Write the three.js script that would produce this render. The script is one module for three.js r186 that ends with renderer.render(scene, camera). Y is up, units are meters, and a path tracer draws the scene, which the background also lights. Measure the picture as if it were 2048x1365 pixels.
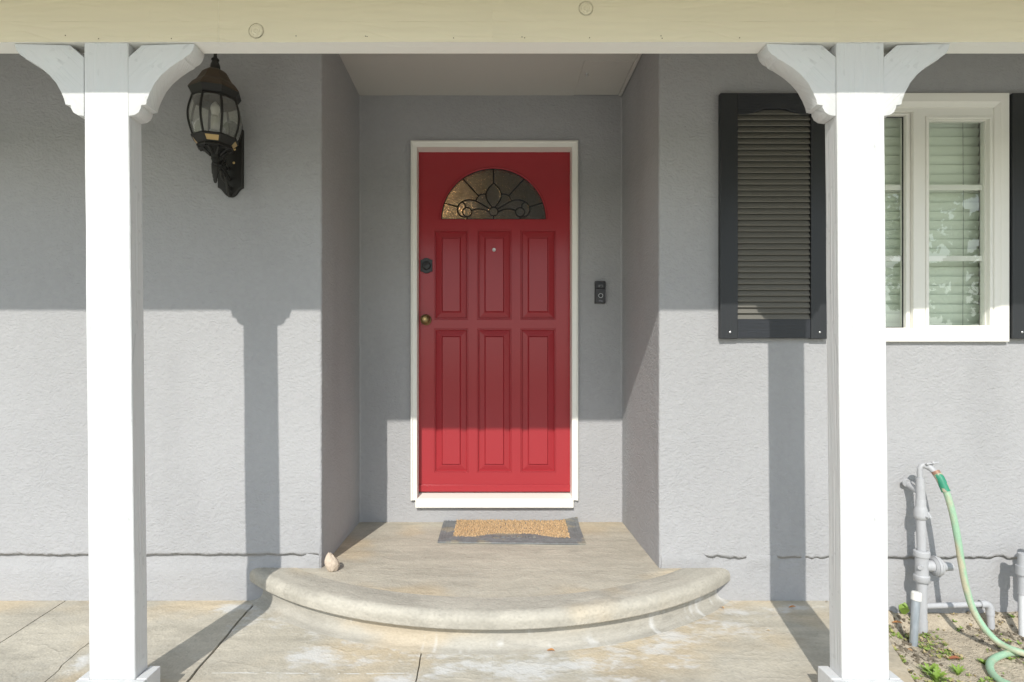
import * as THREE from 'three';
import { RoundedBoxGeometry } from 'three/addons/geometries/RoundedBoxGeometry.js';
import { mergeGeometries, mergeVertices, toCreasedNormals } from 'three/addons/utils/BufferGeometryUtils.js';
import { TextGeometry } from 'three/addons/geometries/TextGeometry.js';
import { FontLoader } from 'three/addons/loaders/FontLoader.js';

// ---------------------------------------------------------------- camera, sky, sun, exposure
const scene = new THREE.Scene();
const F = 1130, VX = 985, VY = 720, CAMZ = 2.61, CAMY = 1.115;      // photo: 2048 x 1365
const camera = new THREE.PerspectiveCamera(2 * Math.atan(682.5 / F) * 180 / Math.PI, 2048 / 1365, 0.05, 400);
camera.position.set(0, CAMY, CAMZ);
camera.lookAt(0, CAMY, -10);
camera.setViewOffset(2048, 1365, 1024 - VX, 682.5 - VY, 2048, 1365);
camera.updateProjectionMatrix();

const renderer = new THREE.WebGLRenderer({ antialias: true });
renderer.toneMapping = THREE.LinearToneMapping;
renderer.toneMappingExposure = 1.08;
renderer.shadowMap.enabled = true;
renderer.shadowMap.type = THREE.PCFSoftShadowMap;

const SUN = new THREE.Vector3(-0.224, 0.796, 1).normalize();        // towards the sun
{
  const W = 256, H = 128, d = new Float32Array(W * H * 4), v = new THREE.Vector3();
  for (let j = 0; j < H; j++) for (let i = 0; i < W; i++) {
    const lat = ((j + 0.5) / H - 0.5) * Math.PI, lon = ((i + 0.5) / W - 0.5) * 2 * Math.PI;
    v.set(Math.cos(lat) * Math.cos(lon), Math.sin(lat), Math.cos(lat) * Math.sin(lon));
    const e = Math.max(0, v.y), h = Math.pow(1 - e, 5), c = Math.max(0, v.dot(SUN));
    const glow = 0.35 * Math.pow(c, 8) + 0.7 * Math.pow(c, 60);
    const k = (j * W + i) * 4;
    d[k] = 0.74 + 1.26 * h + glow; d[k + 1] = 0.94 + 1.04 * h + glow * 0.97; d[k + 2] = 1.22 + 0.52 * h + glow * 0.9; d[k + 3] = 1;
  }
  const sky = new THREE.DataTexture(d, W, H, THREE.RGBAFormat, THREE.FloatType);
  sky.mapping = THREE.EquirectangularReflectionMapping;
  sky.magFilter = sky.minFilter = THREE.LinearFilter; sky.needsUpdate = true;
  scene.background = sky; scene.environment = sky;
}
const sun = new THREE.DirectionalLight(new THREE.Color().setRGB(1, 0.96, 0.89), 3.6);
sun.position.copy(SUN).multiplyScalar(20); sun.castShadow = true; sun.shadow.radius = 1;
sun.shadow.mapSize.set(4096, 4096);
Object.assign(sun.shadow.camera, { left: -7, right: 7, top: 6, bottom: -6, near: 1, far: 50 });
scene.add(sun, sun.target);

// ---------------------------------------------------------------- helpers
let seed = 20240611;
function rnd() { seed = (seed * 1664525 + 1013904223) >>> 0; return seed / 4294967296; }
const rr = (a, b) => a + (b - a) * rnd();
const clamp = (x, a = 0, b = 1) => Math.min(b, Math.max(a, x));
const smooth = (a, b, x) => { const t = clamp((x - a) / (b - a)); return t * t * (3 - 2 * t); };
const lerp = (a, b, t) => a + (b - a) * t;
const HASH = new Float32Array(65536); for (let i = 0; i < 65536; i++) HASH[i] = rnd();
function vn(x, y, per = 256, salt = 0) {                      // periodic value noise 0..1
  const xi = Math.floor(x), yi = Math.floor(y), fx = x - xi, fy = y - yi;
  const u = fx * fx * (3 - 2 * fx), w = fy * fy * (3 - 2 * fy);
  const x0 = ((xi % per) + per) % per, x1 = (x0 + 1) % per, y0 = ((yi % per) + per) % per, y1 = (y0 + 1) % per;
  const h = (a, b) => HASH[(a * 7919 + b * 104729 + salt * 31337) & 65535];
  return lerp(lerp(h(x0, y0), h(x1, y0), u), lerp(h(x0, y1), h(x1, y1), u), w);
}
function fbm(x, y, o = 4, per = 256, salt = 0) {
  let s = 0, a = 0.5, n = 0;
  for (let i = 0; i < o; i++) { s += a * vn(x, y, per, salt + i); n += a; x *= 2; y *= 2; per *= 2; a *= 0.5; }
  return s / n;
}
const at = (px, py, z) => new THREE.Vector3((px - VX) / F * (CAMZ - z), CAMY - (py - VY) / F * (CAMZ - z), z);
const XP = (px, z) => (px - VX) / F * (CAMZ - z), YP = (py, z) => CAMY - (py - VY) / F * (CAMZ - z);
function onY(px, py, y) { const D = F * (CAMY - y) / (py - VY); return new THREE.Vector3((px - VX) / F * D, y, CAMZ - D); }

const used = {};
function numbered(n) { used[n] = (used[n] ?? -1) + 1; return used[n] ? n + '_' + String(used[n]).padStart(3, '0') : n; }
function tag(o, label, category, group, kind) {
  o.userData.label = label; o.userData.category = category;
  if (group) o.userData.group = group; if (kind) o.userData.kind = kind; return o;
}
function thing(name, label, category, pos = [0, 0, 0], group) {
  const o = new THREE.Group(); o.name = numbered(name); o.position.set(...pos); scene.add(o);
  return tag(o, label, category, group);
}
function part(name, geo, mat, parent, pos) {
  const m = new THREE.Mesh(geo, mat); m.name = parent === scene ? numbered(name) : name;
  m.castShadow = m.receiveShadow = true; if (pos) m.position.set(...pos); parent.add(m); return m;
}
function boxUV(g, flip = false) {                              // uv in metres, by the way each face points
  g = g.index ? g.toNonIndexed() : g;
  const p = g.attributes.position, n = g.attributes.normal, uv = new Float32Array(p.count * 2);
  for (let i = 0; i < p.count; i += 3) {
    let ax = 0, ay = 0, az = 0;
    for (let k = 0; k < 3; k++) { ax += Math.abs(n.getX(i + k)); ay += Math.abs(n.getY(i + k)); az += Math.abs(n.getZ(i + k)); }
    for (let k = i; k < i + 3; k++) {
      const x = p.getX(k), y = p.getY(k), z = p.getZ(k); let u, v;
      if (az >= ax && az >= ay) { u = x; v = y; } else if (ax >= ay) { u = z + 3.1; v = y; } else { u = x; v = z + 5.7; }
      uv[2 * k] = flip ? v : u; uv[2 * k + 1] = flip ? u : v;
    }
  }
  g.setAttribute('uv', new THREE.BufferAttribute(uv, 2)); return g;
}
function rbox(x0, x1, y0, y1, z0, z1, r = 0.002, flip = false) {
  const g = new RoundedBoxGeometry(x1 - x0, y1 - y0, z1 - z0, 2, Math.min(r, (x1 - x0) / 2.2, (y1 - y0) / 2.2, (z1 - z0) / 2.2));
  g.translate((x0 + x1) / 2, (y0 + y1) / 2, (z0 + z1) / 2); return boxUV(g, flip);
}
function box(x0, x1, y0, y1, z0, z1, flip = false) {
  const g = new THREE.BoxGeometry(x1 - x0, y1 - y0, z1 - z0); g.translate((x0 + x1) / 2, (y0 + y1) / 2, (z0 + z1) / 2); return boxUV(g, flip);
}
function prep(g) { g = g.index ? g.toNonIndexed() : g; for (const k of Object.keys(g.attributes)) if (!['position', 'normal', 'uv'].includes(k)) g.deleteAttribute(k); return g; }
const merge = (...gs) => mergeGeometries(gs.flat().map(prep));
function tube(pts, r, seg = 40, rad = 10, closed = false) {
  const c = new THREE.CatmullRomCurve3(pts.map(p => p.isVector3 ? p : new THREE.Vector3(...p)), closed, 'centripetal');
  return new THREE.TubeGeometry(c, seg, r, rad, closed);
}
function rod(a, b, r0, r1 = r0, seg = 16) {
  a = a.isVector3 ? a : new THREE.Vector3(...a); b = b.isVector3 ? b : new THREE.Vector3(...b);
  const d = b.clone().sub(a), g = new THREE.CylinderGeometry(r1, r0, d.length(), seg, 1);
  g.applyQuaternion(new THREE.Quaternion().setFromUnitVectors(new THREE.Vector3(0, 1, 0), d.normalize()));
  g.translate((a.x + b.x) / 2, (a.y + b.y) / 2, (a.z + b.z) / 2); return g;
}
const lathe = (pts, seg = 24, p0 = 0, pl = Math.PI * 2) => new THREE.LatheGeometry(pts.map(p => new THREE.Vector2(...p)), seg, p0, pl);
function flat(g) { g = g.index ? g.toNonIndexed() : g; g.deleteAttribute('normal'); g.computeVertexNormals(); return g; }
// nested rectangles joined ring by ring; profile = [inset, z]; closes with a flat field when `fill`
function rectLoft(x0, x1, y0, y1, profile, fill = true, sides = [0, 1, 2, 3], insetTop = 1) {
  const P = []; const ring = ([i, z]) => [[x0 + i, y0 + i, z], [x1 - i, y0 + i, z], [x1 - i, y1 - i * insetTop, z], [x0 + i, y1 - i * insetTop, z]];
  const q = (a, b, c, d) => P.push(...a, ...b, ...c, ...a, ...c, ...d);
  for (let k = 0; k + 1 < profile.length; k++) {
    const A = ring(profile[k]), B = ring(profile[k + 1]);
    for (const s of sides) { const t = (s + 1) % 4; q(A[s], A[t], B[t], B[s]); }
  }
  if (fill) { const C = ring(profile[profile.length - 1]); q(C[0], C[1], C[2], C[3]); }
  const g = new THREE.BufferGeometry(); g.setAttribute('position', new THREE.Float32BufferAttribute(P, 3));
  g.computeVertexNormals(); return boxUV(g);
}
// U shaped casing: straight legs without mitre at the foot
function casingSide(x0, x1, y0, y1, profile, side) {
  const P = [], q = (a, b, c, d) => P.push(...a, ...b, ...c, ...a, ...c, ...d);
  for (let k = 0; k + 1 < profile.length; k++) {
    const [i, z] = profile[k], [j, w] = profile[k + 1];
    if (side === 'left') q([x0 + i, y0, z], [x0 + j, y0, w], [x0 + j, y1 - j, w], [x0 + i, y1 - i, z]);
    if (side === 'right') q([x1 - i, y0, z], [x1 - i, y1 - i, z], [x1 - j, y1 - j, w], [x1 - j, y0, w]);
    if (side === 'top') q([x0 + i, y1 - i, z], [x0 + j, y1 - j, w], [x1 - j, y1 - j, w], [x1 - i, y1 - i, z]);
  }
  const g = new THREE.BufferGeometry(); g.setAttribute('position', new THREE.Float32BufferAttribute(P, 3));
  g.computeVertexNormals(); return boxUV(g);
}
function grid(nu, nv, f) {                                    // f(u,v) -> [x,y,z,(uvu,uvv)]
  const P = [], U = [], I = [];
  for (let j = 0; j <= nv; j++) for (let i = 0; i <= nu; i++) { const r = f(i / nu, j / nv); P.push(r[0], r[1], r[2]); U.push(r[3] ?? i / nu, r[4] ?? j / nv); }
  for (let j = 0; j < nv; j++) for (let i = 0; i < nu; i++) { const a = j * (nu + 1) + i, b = a + 1, c = a + nu + 1, d = c + 1; I.push(a, b, d, a, d, c); }
  const g = new THREE.BufferGeometry(); g.setAttribute('position', new THREE.Float32BufferAttribute(P, 3)); g.setAttribute('uv', new THREE.Float32BufferAttribute(U, 2));
  g.setIndex(I); g.computeVertexNormals(); return g;
}
// textures: f(x, y) in 0..1 -> grey or [r,g,b] (linear)
function tex(w, h, f, colour, repeat = [1, 1]) {
  const d = new Uint8Array(w * h * 4);
  const enc = c => Math.round(255 * clamp(c <= 0.0031308 ? 12.92 * c : 1.055 * Math.pow(c, 1 / 2.4) - 0.055));
  for (let j = 0; j < h; j++) for (let i = 0; i < w; i++) {
    const r = f((i + 0.5) / w, (j + 0.5) / h), k = (j * w + i) * 4;
    if (colour) { d[k] = enc(r[0]); d[k + 1] = enc(r[1]); d[k + 2] = enc(r[2]); } else d[k] = d[k + 1] = d[k + 2] = Math.round(255 * clamp(r));
    d[k + 3] = 255;
  }
  const t = new THREE.DataTexture(d, w, h, THREE.RGBAFormat); t.wrapS = t.wrapT = THREE.RepeatWrapping;
  t.magFilter = THREE.LinearFilter; t.minFilter = THREE.LinearMipmapLinearFilter; t.generateMipmaps = true; t.repeat.set(...repeat);
  if (colour) t.colorSpace = THREE.SRGBColorSpace; t.needsUpdate = true; return t;
}
const std = o => new THREE.MeshStandardMaterial({ roughness: 0.8, ...o });
const lin = (r, g, b) => new THREE.Color().setRGB(r, g, b);

// ---------------------------------------------------------------- materials
// trowelled sand stucco: short curling ridges over fine grain; one tile is 2.2 m
const stuccoBump = tex(2048, 2048, (x, y) => {
  const P = 64, u = x * P, v = y * P;
  const wx = fbm(u * 0.5, v * 0.5, 2, P / 2, 3) * 2.4, wy = fbm(u * 0.5, v * 0.5, 2, P / 2, 9) * 2.4;
  const n = vn(u * 2 + wx * 2, v * 3 + wy * 3, 1 << 14, 5);
  const ridge = 1 - Math.abs(2 * n - 1);
  const grain = vn(x * 512, y * 512, 512, 21), mid = vn(x * 256, y * 256, 256, 33), patch = fbm(x * 8, y * 8, 3, 8, 41);
  const str = vn(x * 150 + wx * 1.5, y * 330 + wy * 2, 1 << 14, 61);
  return 0.10 + 0.20 * ridge * ridge * (0.2 + 1.1 * patch) + 0.26 * mid + 0.16 * grain + 0.26 * str * (0.5 + patch) + 0.10 * patch;
}, false, [1 / 2.2, 1 / 2.2]);
const stuccoMap = tex(1024, 1024, (x, y) => {
  const a = fbm(x * 6, y * 6, 5, 6, 2), b = vn(x * 256, y * 256, 256, 8);
  const st = smooth(0.60, 0.80, fbm(x * 14 + 3, y * 5, 4, 64, 44)), k = (1 + 0.16 * (a - 0.5) + 0.05 * (b - 0.5)) * (1 - 0.05 * st);
  return [0.362 * k, 0.361 * k, 0.368 * k];
}, true, [1 / 4.3, 1 / 4.3]);
const M = {};
M.stucco = std({ map: stuccoMap, bumpMap: stuccoBump, bumpScale: 0.0038, roughness: 0.9 });
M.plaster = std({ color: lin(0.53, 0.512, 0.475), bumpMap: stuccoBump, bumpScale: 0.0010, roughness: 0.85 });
const grainV = tex(512, 1024, (x, y) => {                      // grain runs along v
  const w = fbm(x * 6, y * 2, 3, 8, 4) * 0.6;
  const g = vn((x + w * 0.03) * 96, y * 5, 96, 6) * 0.5 + vn(x * 200, y * 9, 256, 7) * 0.3 + fbm(x * 8, y * 8, 3, 8, 12) * 0.4;
  return g;
}, false, [1 / 0.35, 1 / 0.9]);
const postMap = tex(512, 1024, (x, y) => {                       // painted timber: faint mottling, hairline scuffs and specks
  const a = fbm(x * 5, y * 5, 4, 8, 3), sp = smooth(0.80, 0.86, vn(x * 44, y * 60, 64, 8)) * smooth(0.55, 0.7, fbm(x * 5, y * 6, 3, 8, 18)), sc = smooth(0.86, 0.93, vn(x * 60 + y * 22, y * 7, 1 << 12, 28)) * smooth(0.5, 0.66, fbm(x * 4, y * 4, 3, 8, 38));
  const k = (1 + 0.05 * (a - 0.5)) * (1 - 0.12 * sp) * (1 - 0.16 * sc); return [0.585 * k, 0.587 * k, 0.580 * k];
}, true, [1 / 0.6, 1 / 1.2]);
M.white = std({ map: postMap, bumpMap: grainV, bumpScale: 0.0014, roughness: 0.55 });
M.whiteTrim = std({ color: lin(0.84, 0.825, 0.765), roughness: 0.42, bumpMap: grainV, bumpScale: 0.0003 });
const beamMap = tex(1024, 512, (x, y) => {
  const a = fbm(x * 5, y * 5, 5, 8, 3), s = vn(x * 12, y * 90, 256, 15);
  const k = 1 + 0.10 * (a - 0.5) + 0.05 * (s - 0.5); return [0.66 * k, 0.59 * k, 0.43 * k];
}, true, [1 / 2.1, 1 / 1.05]);
const beamBump = tex(1024, 512, (x, y) => {
  const w = fbm(x * 4, y * 4, 3, 8, 4); return vn(x * 7 + w, y * 70 + w * 14, 1 << 12, 3) * 0.6 + fbm(x * 9, y * 9, 3, 16, 19) * 0.5;
}, false, [1 / 1.1, 1 / 0.55]);
M.khaki = std({ map: beamMap, bumpMap: beamBump, bumpScale: 0.0016, roughness: 0.6 });
const redBump = tex(512, 512, (x, y) => vn(x * 150, y * 6, 256, 3) * 0.5 + vn(x * 60, y * 60, 64, 5) * 0.3 + fbm(x * 6, y * 6, 3, 8, 6) * 0.4, false, [1 / 0.4, 1 / 0.4]);
M.red = new THREE.MeshPhysicalMaterial({ color: lin(0.35, 0.033, 0.041), roughness: 0.2, bumpMap: redBump, bumpScale: 0.00014, specularIntensity: 0.62 });
M.blackPaint = std({ color: lin(0.022, 0.024, 0.027), roughness: 0.42, bumpMap: grainV, bumpScale: 0.0005 });
const shutterH = tex(512, 512, (x, y) => vn(x * 5 + fbm(x * 4, y * 4, 2, 8, 2), y * 90, 256, 6) * 0.7 + vn(x * 14, y * 180, 256, 9) * 0.4, false, [1 / 0.3, 1 / 0.3]);
M.shutterRail = std({ color: lin(0.020, 0.022, 0.027), roughness: 0.40, bumpMap: shutterH, bumpScale: 0.0009 });
M.louver = std({ color: lin(0.142, 0.135, 0.117), roughness: 0.45, bumpMap: shutterH, bumpScale: 0.0005 });
M.iron = std({ color: lin(0.022, 0.021, 0.019), roughness: 0.5, metalness: 0.25 });
M.bronze = std({ color: lin(0.085, 0.060, 0.038), roughness: 0.5, metalness: 0.45 });
M.brass = std({ color: lin(0.50, 0.36, 0.17), roughness: 0.32, metalness: 0.9 });
M.oldBrass = std({ color: lin(0.26, 0.185, 0.085), roughness: 0.34, metalness: 0.85 });
M.amber = std({ color: lin(0.50, 0.35, 0.15), roughness: 0.3 });
M.clear = new THREE.MeshPhysicalMaterial({ color: lin(0.86, 0.86, 0.82), transmission: 0.86, thickness: 0, roughness: 0.08, ior: 1.5 });
M.windowGlass = new THREE.MeshPhysicalMaterial({ color: lin(0.97, 1, 0.98), transmission: 1, thickness: 0, roughness: 0.0, ior: 1.95 });
const hammered = tex(512, 512, (x, y) => { const w = fbm(x * 12, y * 12, 2, 16, 3) * 1.6; return vn(x * 26 + w, y * 34 + w, 1 << 12, 4) * 0.7 + vn(x * 70, y * 80, 1 << 12, 5) * 0.3; }, false, [1 / 0.13, 1 / 0.13]);
M.hammered = new THREE.MeshPhysicalMaterial({ color: lin(0.86, 0.88, 0.84), transmission: 1, thickness: 0.004, roughness: 0.08, ior: 1.5, bumpMap: hammered, bumpScale: 0.0024 });
M.bevelGlass = new THREE.MeshPhysicalMaterial({ color: lin(0.92, 0.94, 0.92), transmission: 1, thickness: 0.006, roughness: 0.10, ior: 1.52, bumpMap: hammered, bumpScale: 0.0012 });
M.lead = std({ color: lin(0.015, 0.016, 0.018), roughness: 0.5, metalness: 0.3 });
M.pipe = std({ map: tex(256, 256, (x, y) => { const k = 1 + 0.12 * (fbm(x * 8, y * 8, 4, 8, 3) - 0.5); return [0.43 * k, 0.435 * k, 0.45 * k]; }, true), roughness: 0.5 });
M.pvcWhite = std({ color: lin(0.62, 0.63, 0.64), roughness: 0.45 });
M.zinc = std({ map: tex(256, 256, (x, y) => { const k = fbm(x * 10, y * 10, 4, 16, 3); return [0.34 + 0.2 * k, 0.39 + 0.2 * k, 0.44 + 0.2 * k]; }, true), roughness: 0.4, metalness: 0.5 });
M.blackPlastic = std({ color: lin(0.012, 0.012, 0.014), roughness: 0.35 });
M.greyPlastic = std({ color: lin(0.045, 0.045, 0.048), roughness: 0.45 });
M.steel = std({ color: lin(0.6, 0.6, 0.6), roughness: 0.3, metalness: 0.9 });
M.blind = std({ color: lin(0.78, 0.84, 0.72), roughness: 0.5 });

// concrete: stamped, mottled tan and grey, seen from above over x -3.4..2.2, z -0.8..1.5
const CX0 = -3.4, CX1 = 2.2, CZ0 = -0.8, CZ1 = 1.5;
const ARC = { x: -0.012, z: -1.07, R: 1.541 };
function concreteTone(X, Z, salt) {
  const a = fbm(X * 3 + 20, Z * 3 + 20, 5, 256, salt), b = fbm(X * 9 + 4 + a * 2, Z * 14 + 9, 4, 256, salt + 3), c = vn(X * 120 + 400, Z * 160 + 400, 4096, salt + 5);
  const s = fbm(X * 4 + b * 3 + 40, Z * 22 + 50, 4, 512, salt + 9);
  let k = 0.84 + 0.27 * a + 0.24 * (b - 0.5) + 0.15 * (c - 0.5) + 0.32 * (s - 0.5) - 0.14 * smooth(0.80, 0.90, vn(X * 150 + 900, Z * 190 + 900, 4096, salt + 17)) * smooth(0.4, 0.6, b);
  const warm = smooth(0.46, 0.68, fbm(X * 2.2 + 70, Z * 2.8 + 15, 4, 256, salt + 13));
  return [(0.450 + 0.045 * warm) * k, (0.414 + 0.003 * warm) * k, (0.340 - 0.040 * warm) * k];
}
const EFF = [[-0.62, 0.50, 0.16, 0.05], [-0.45, 0.52, 0.20, 0.04], [-0.1, 0.56, 0.22, 0.045], [0.10, 0.57, 0.22, 0.06], [0.3, 0.53, 0.2, 0.04], [0.55, 0.47, 0.16, 0.06], [0.74, 0.36, 0.2, 0.05], [0.95, 0.25, 0.2, 0.07], [1.05, 0.12, 0.22, 0.04], [-1.05, 0.12, 0.09, 0.12], [-1.15, 0.06, 0.12, 0.04], [-0.62, 0.62, 0.14, 0.03], [-0.32, 0.66, 0.12, 0.04], [0.72, 0.52, 0.1, 0.03], [0.44, 0.66, 0.16, 0.03], [-1.52, 0.5, 0.05, 0.1], [1.3, 0.05, 0.2, 0.02]];
const concreteMap = tex(2048, 840, (x, y) => {
  const X = lerp(CX0, CX1, x), Z = lerp(CZ0, CZ1, y);
  let c = concreteTone(X, Z, 1);
  if (Z > -0.02) {                                              // white lime bloom along the foot of the step
    const n = fbm(X * 11 + 30, Z * 16 + 30, 5, 512, 77), n2 = vn(X * 90 + 100, Z * 120 + 100, 4096, 5), n2b = fbm(X * 7 + 8, Z * 7 + 8, 3, 512, 19);
    let m = 0; for (const [ex, ez, rx, rz] of EFF) m = Math.max(m, 1 - Math.hypot((X - ex + 0.10 * (n - 0.5)) / rx, (Z - ez + 0.12 * (n2b - 0.5)) / (rz * 1.5)) * 0.8);
    const r = Math.hypot(X - ARC.x, Z - ARC.z) - ARC.R;
    if (r > -0.05 && r < 0.12) m = Math.max(m, 0.42 - Math.abs(r - 0.02) * 5);
    const n3 = fbm(X * 34 + 60 + n * 4, Z * 60 + 60, 4, 1024, 91);
    const w = 0.72 * smooth(0.54, 0.95, n * 0.62 + n3 * 0.42 + m * 0.34 + 0.12 * (n2 - 0.5)) * smooth(-0.12, 0.30, m);
    c = [lerp(c[0], 0.63, w), lerp(c[1], 0.63, w), lerp(c[2], 0.62, w)];
    const line = Math.abs(Z - 0.602 - 0.003 * Math.sin(X * 9)) < 0.0022 && X > -1.0 && X < -0.3 && n > 0.36; if (line) c = [0.62, 0.61, 0.58];
  }
  return c;
}, true);
concreteMap.wrapS = concreteMap.wrapT = THREE.MirroredRepeatWrapping;
const slateBump = tex(1024, 1024, (x, y) => {
  const w = fbm(x * 8, y * 8, 3, 8, 5) * 3;
  const r = 1 - Math.abs(2 * vn(x * 10 + w, y * 26 + w, 1 << 12, 7) - 1);
  return 0.35 * fbm(x * 6, y * 9, 4, 8, 2) + 0.35 * r * r * r + 0.25 * vn(x * 180, y * 180, 256, 9);
}, false, [1 / 1.1, 1 / 1.1]);
// one shared uv in metres of (x, z); the map spans the visible terrace
concreteMap.repeat.set(1 / (CX1 - CX0), 1 / (CZ1 - CZ0)); concreteMap.offset.set(-CX0 / (CX1 - CX0), -CZ0 / (CZ1 - CZ0));
M.concrete = std({ map: concreteMap, bumpMap: slateBump, bumpScale: 0.0036, roughness: 0.85 });
const nosingMap = tex(1024, 512, (x, y) => { const c = concreteTone(x * 3, y * 0.8 + 7, 31); return [c[0] * 0.96, c[1] * 0.975, c[2] * 1.01]; }, true);
nosingMap.repeat.set(1 / 3, 1 / 0.8);
M.nosing = std({ map: nosingMap, bumpMap: slateBump, bumpScale: 0.0035, roughness: 0.85 });
const riserMap = tex(1024, 256, (x, y) => {
  const X = x * 3, Y = y * 0.2; let c = concreteTone(X, Y * 2 + 3, 51); c[0] *= 0.90; c[1] *= 0.92; c[2] *= 1.0;
  const n = fbm(X * 14, Y * 26, 5, 512, 3), st = vn(X * 60, Y * 10, 1024, 8);
  const w = 0.6 * smooth(0.60, 0.90, n * 0.62 + st * 0.42 + (X > 1.95 ? 0.11 : X > 1.4 ? 0.0 : -0.08)); return [lerp(c[0] * 0.95, 0.62, w), lerp(c[1] * 0.95, 0.62, w), lerp(c[2] * 0.92, 0.61, w)];
}, true);
riserMap.repeat.set(1 / 3, 1 / 0.2);
M.riser = std({ map: riserMap, bumpMap: slateBump, bumpScale: 0.002, roughness: 0.85 });
function xzUV(g) { const p = g.attributes.position, uv = new Float32Array(p.count * 2); for (let i = 0; i < p.count; i++) { uv[2 * i] = p.getX(i); uv[2 * i + 1] = p.getZ(i); } g.setAttribute('uv', new THREE.BufferAttribute(uv, 2)); return g; }

// ---------------------------------------------------------------- ground
const GRASS = tex(512, 512, (x, y) => { const k = fbm(x * 24, y * 24, 4, 32, 6); return [0.10 + 0.10 * k, 0.125 + 0.10 * k, 0.035 + 0.04 * k]; }, true, [1 / 4, 1 / 4]);
M.grass = std({ map: GRASS, roughness: 1 });
{
  const g = new THREE.PlaneGeometry(240, 240); g.rotateX(-Math.PI / 2); g.translate(0, -0.16, 60);
  const lawn = part('lawn', xzUV(g), M.grass, scene); lawn.userData.kind = 'structure';
  const w = part('added_bounce_slab', xzUV(box(-8, 8, -0.158, -0.06, 1.62, 10)), std({ color: lin(0.56, 0.52, 0.44), roughness: 0.9, bumpMap: slateBump, bumpScale: 0.004 }), scene); w.userData.kind = 'structure';  // unseen pale concrete, added to bounce sunlight up into the porch shade
}
// terrace slabs, split at the saw cuts and cracks
{
  const patio = new THREE.Group(); patio.name = 'patio'; patio.userData.kind = 'structure'; scene.add(patio);
  const zs = []; for (let i = 0; i <= 60; i++) zs.push(lerp(-0.06, 1.6, i / 60));
  const cut = (x, wob, lean = 0) => z => x + lean * z + wob * (fbm(z * 3 + x * 7 + 50, 3, 4) - 0.5) + wob * 0.25 * (vn(z * 40 + 300, x * 9 + 60) - 0.5);
  const edge = z => z < 0.35 ? lerp(1.75, 1.587, clamp(z / 0.35)) : z < 0.657 ? lerp(1.587, 1.466, (z - 0.35) / 0.307) : lerp(1.466, 1.30, clamp((z - 0.657) / 0.9));
  const cuts = [[() => -6.5, 0], [cut(-1.975, 0.004, 0.09), 0.0022], [cut(-1.62, 0.05, 0.10), 0.0014], [cut(-1.092, 0.012, 0.055), 0.0045], [cut(-0.275, 0.012, 0.01), 0.0018], [edge, 0]];
  for (let k = 0; k + 1 < cuts.length; k++) {
    const [L, lw] = cuts[k], [R, rw] = cuts[k + 1], s = new THREE.Shape();
    zs.forEach((z, i) => s[i ? 'lineTo' : 'moveTo'](L(z) + lw, -z));
    for (let i = zs.length - 1; i >= 0; i--) s.lineTo(R(zs[i]) - rw - (k === 4 ? 0.008 * fbm(zs[i] * 30, 5, 3) : 0), -zs[i]);
    const g = new THREE.ExtrudeGeometry(s, { depth: 0.12, bevelEnabled: true, bevelThickness: 0.003, bevelSize: 0.0012, bevelOffset: -0.0012, bevelSegments: 2, curveSegments: 4 });
    g.rotateX(-Math.PI / 2); g.translate(0, -0.123, 0); part('slab', xzUV(prep(g)), M.concrete, patio);
  }
  part('base_course', box(-6.5, 1.2, -0.16, -0.118, -0.04, 1.58), std({ color: lin(0.30, 0.25, 0.19), roughness: 1 }), patio);
}
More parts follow.
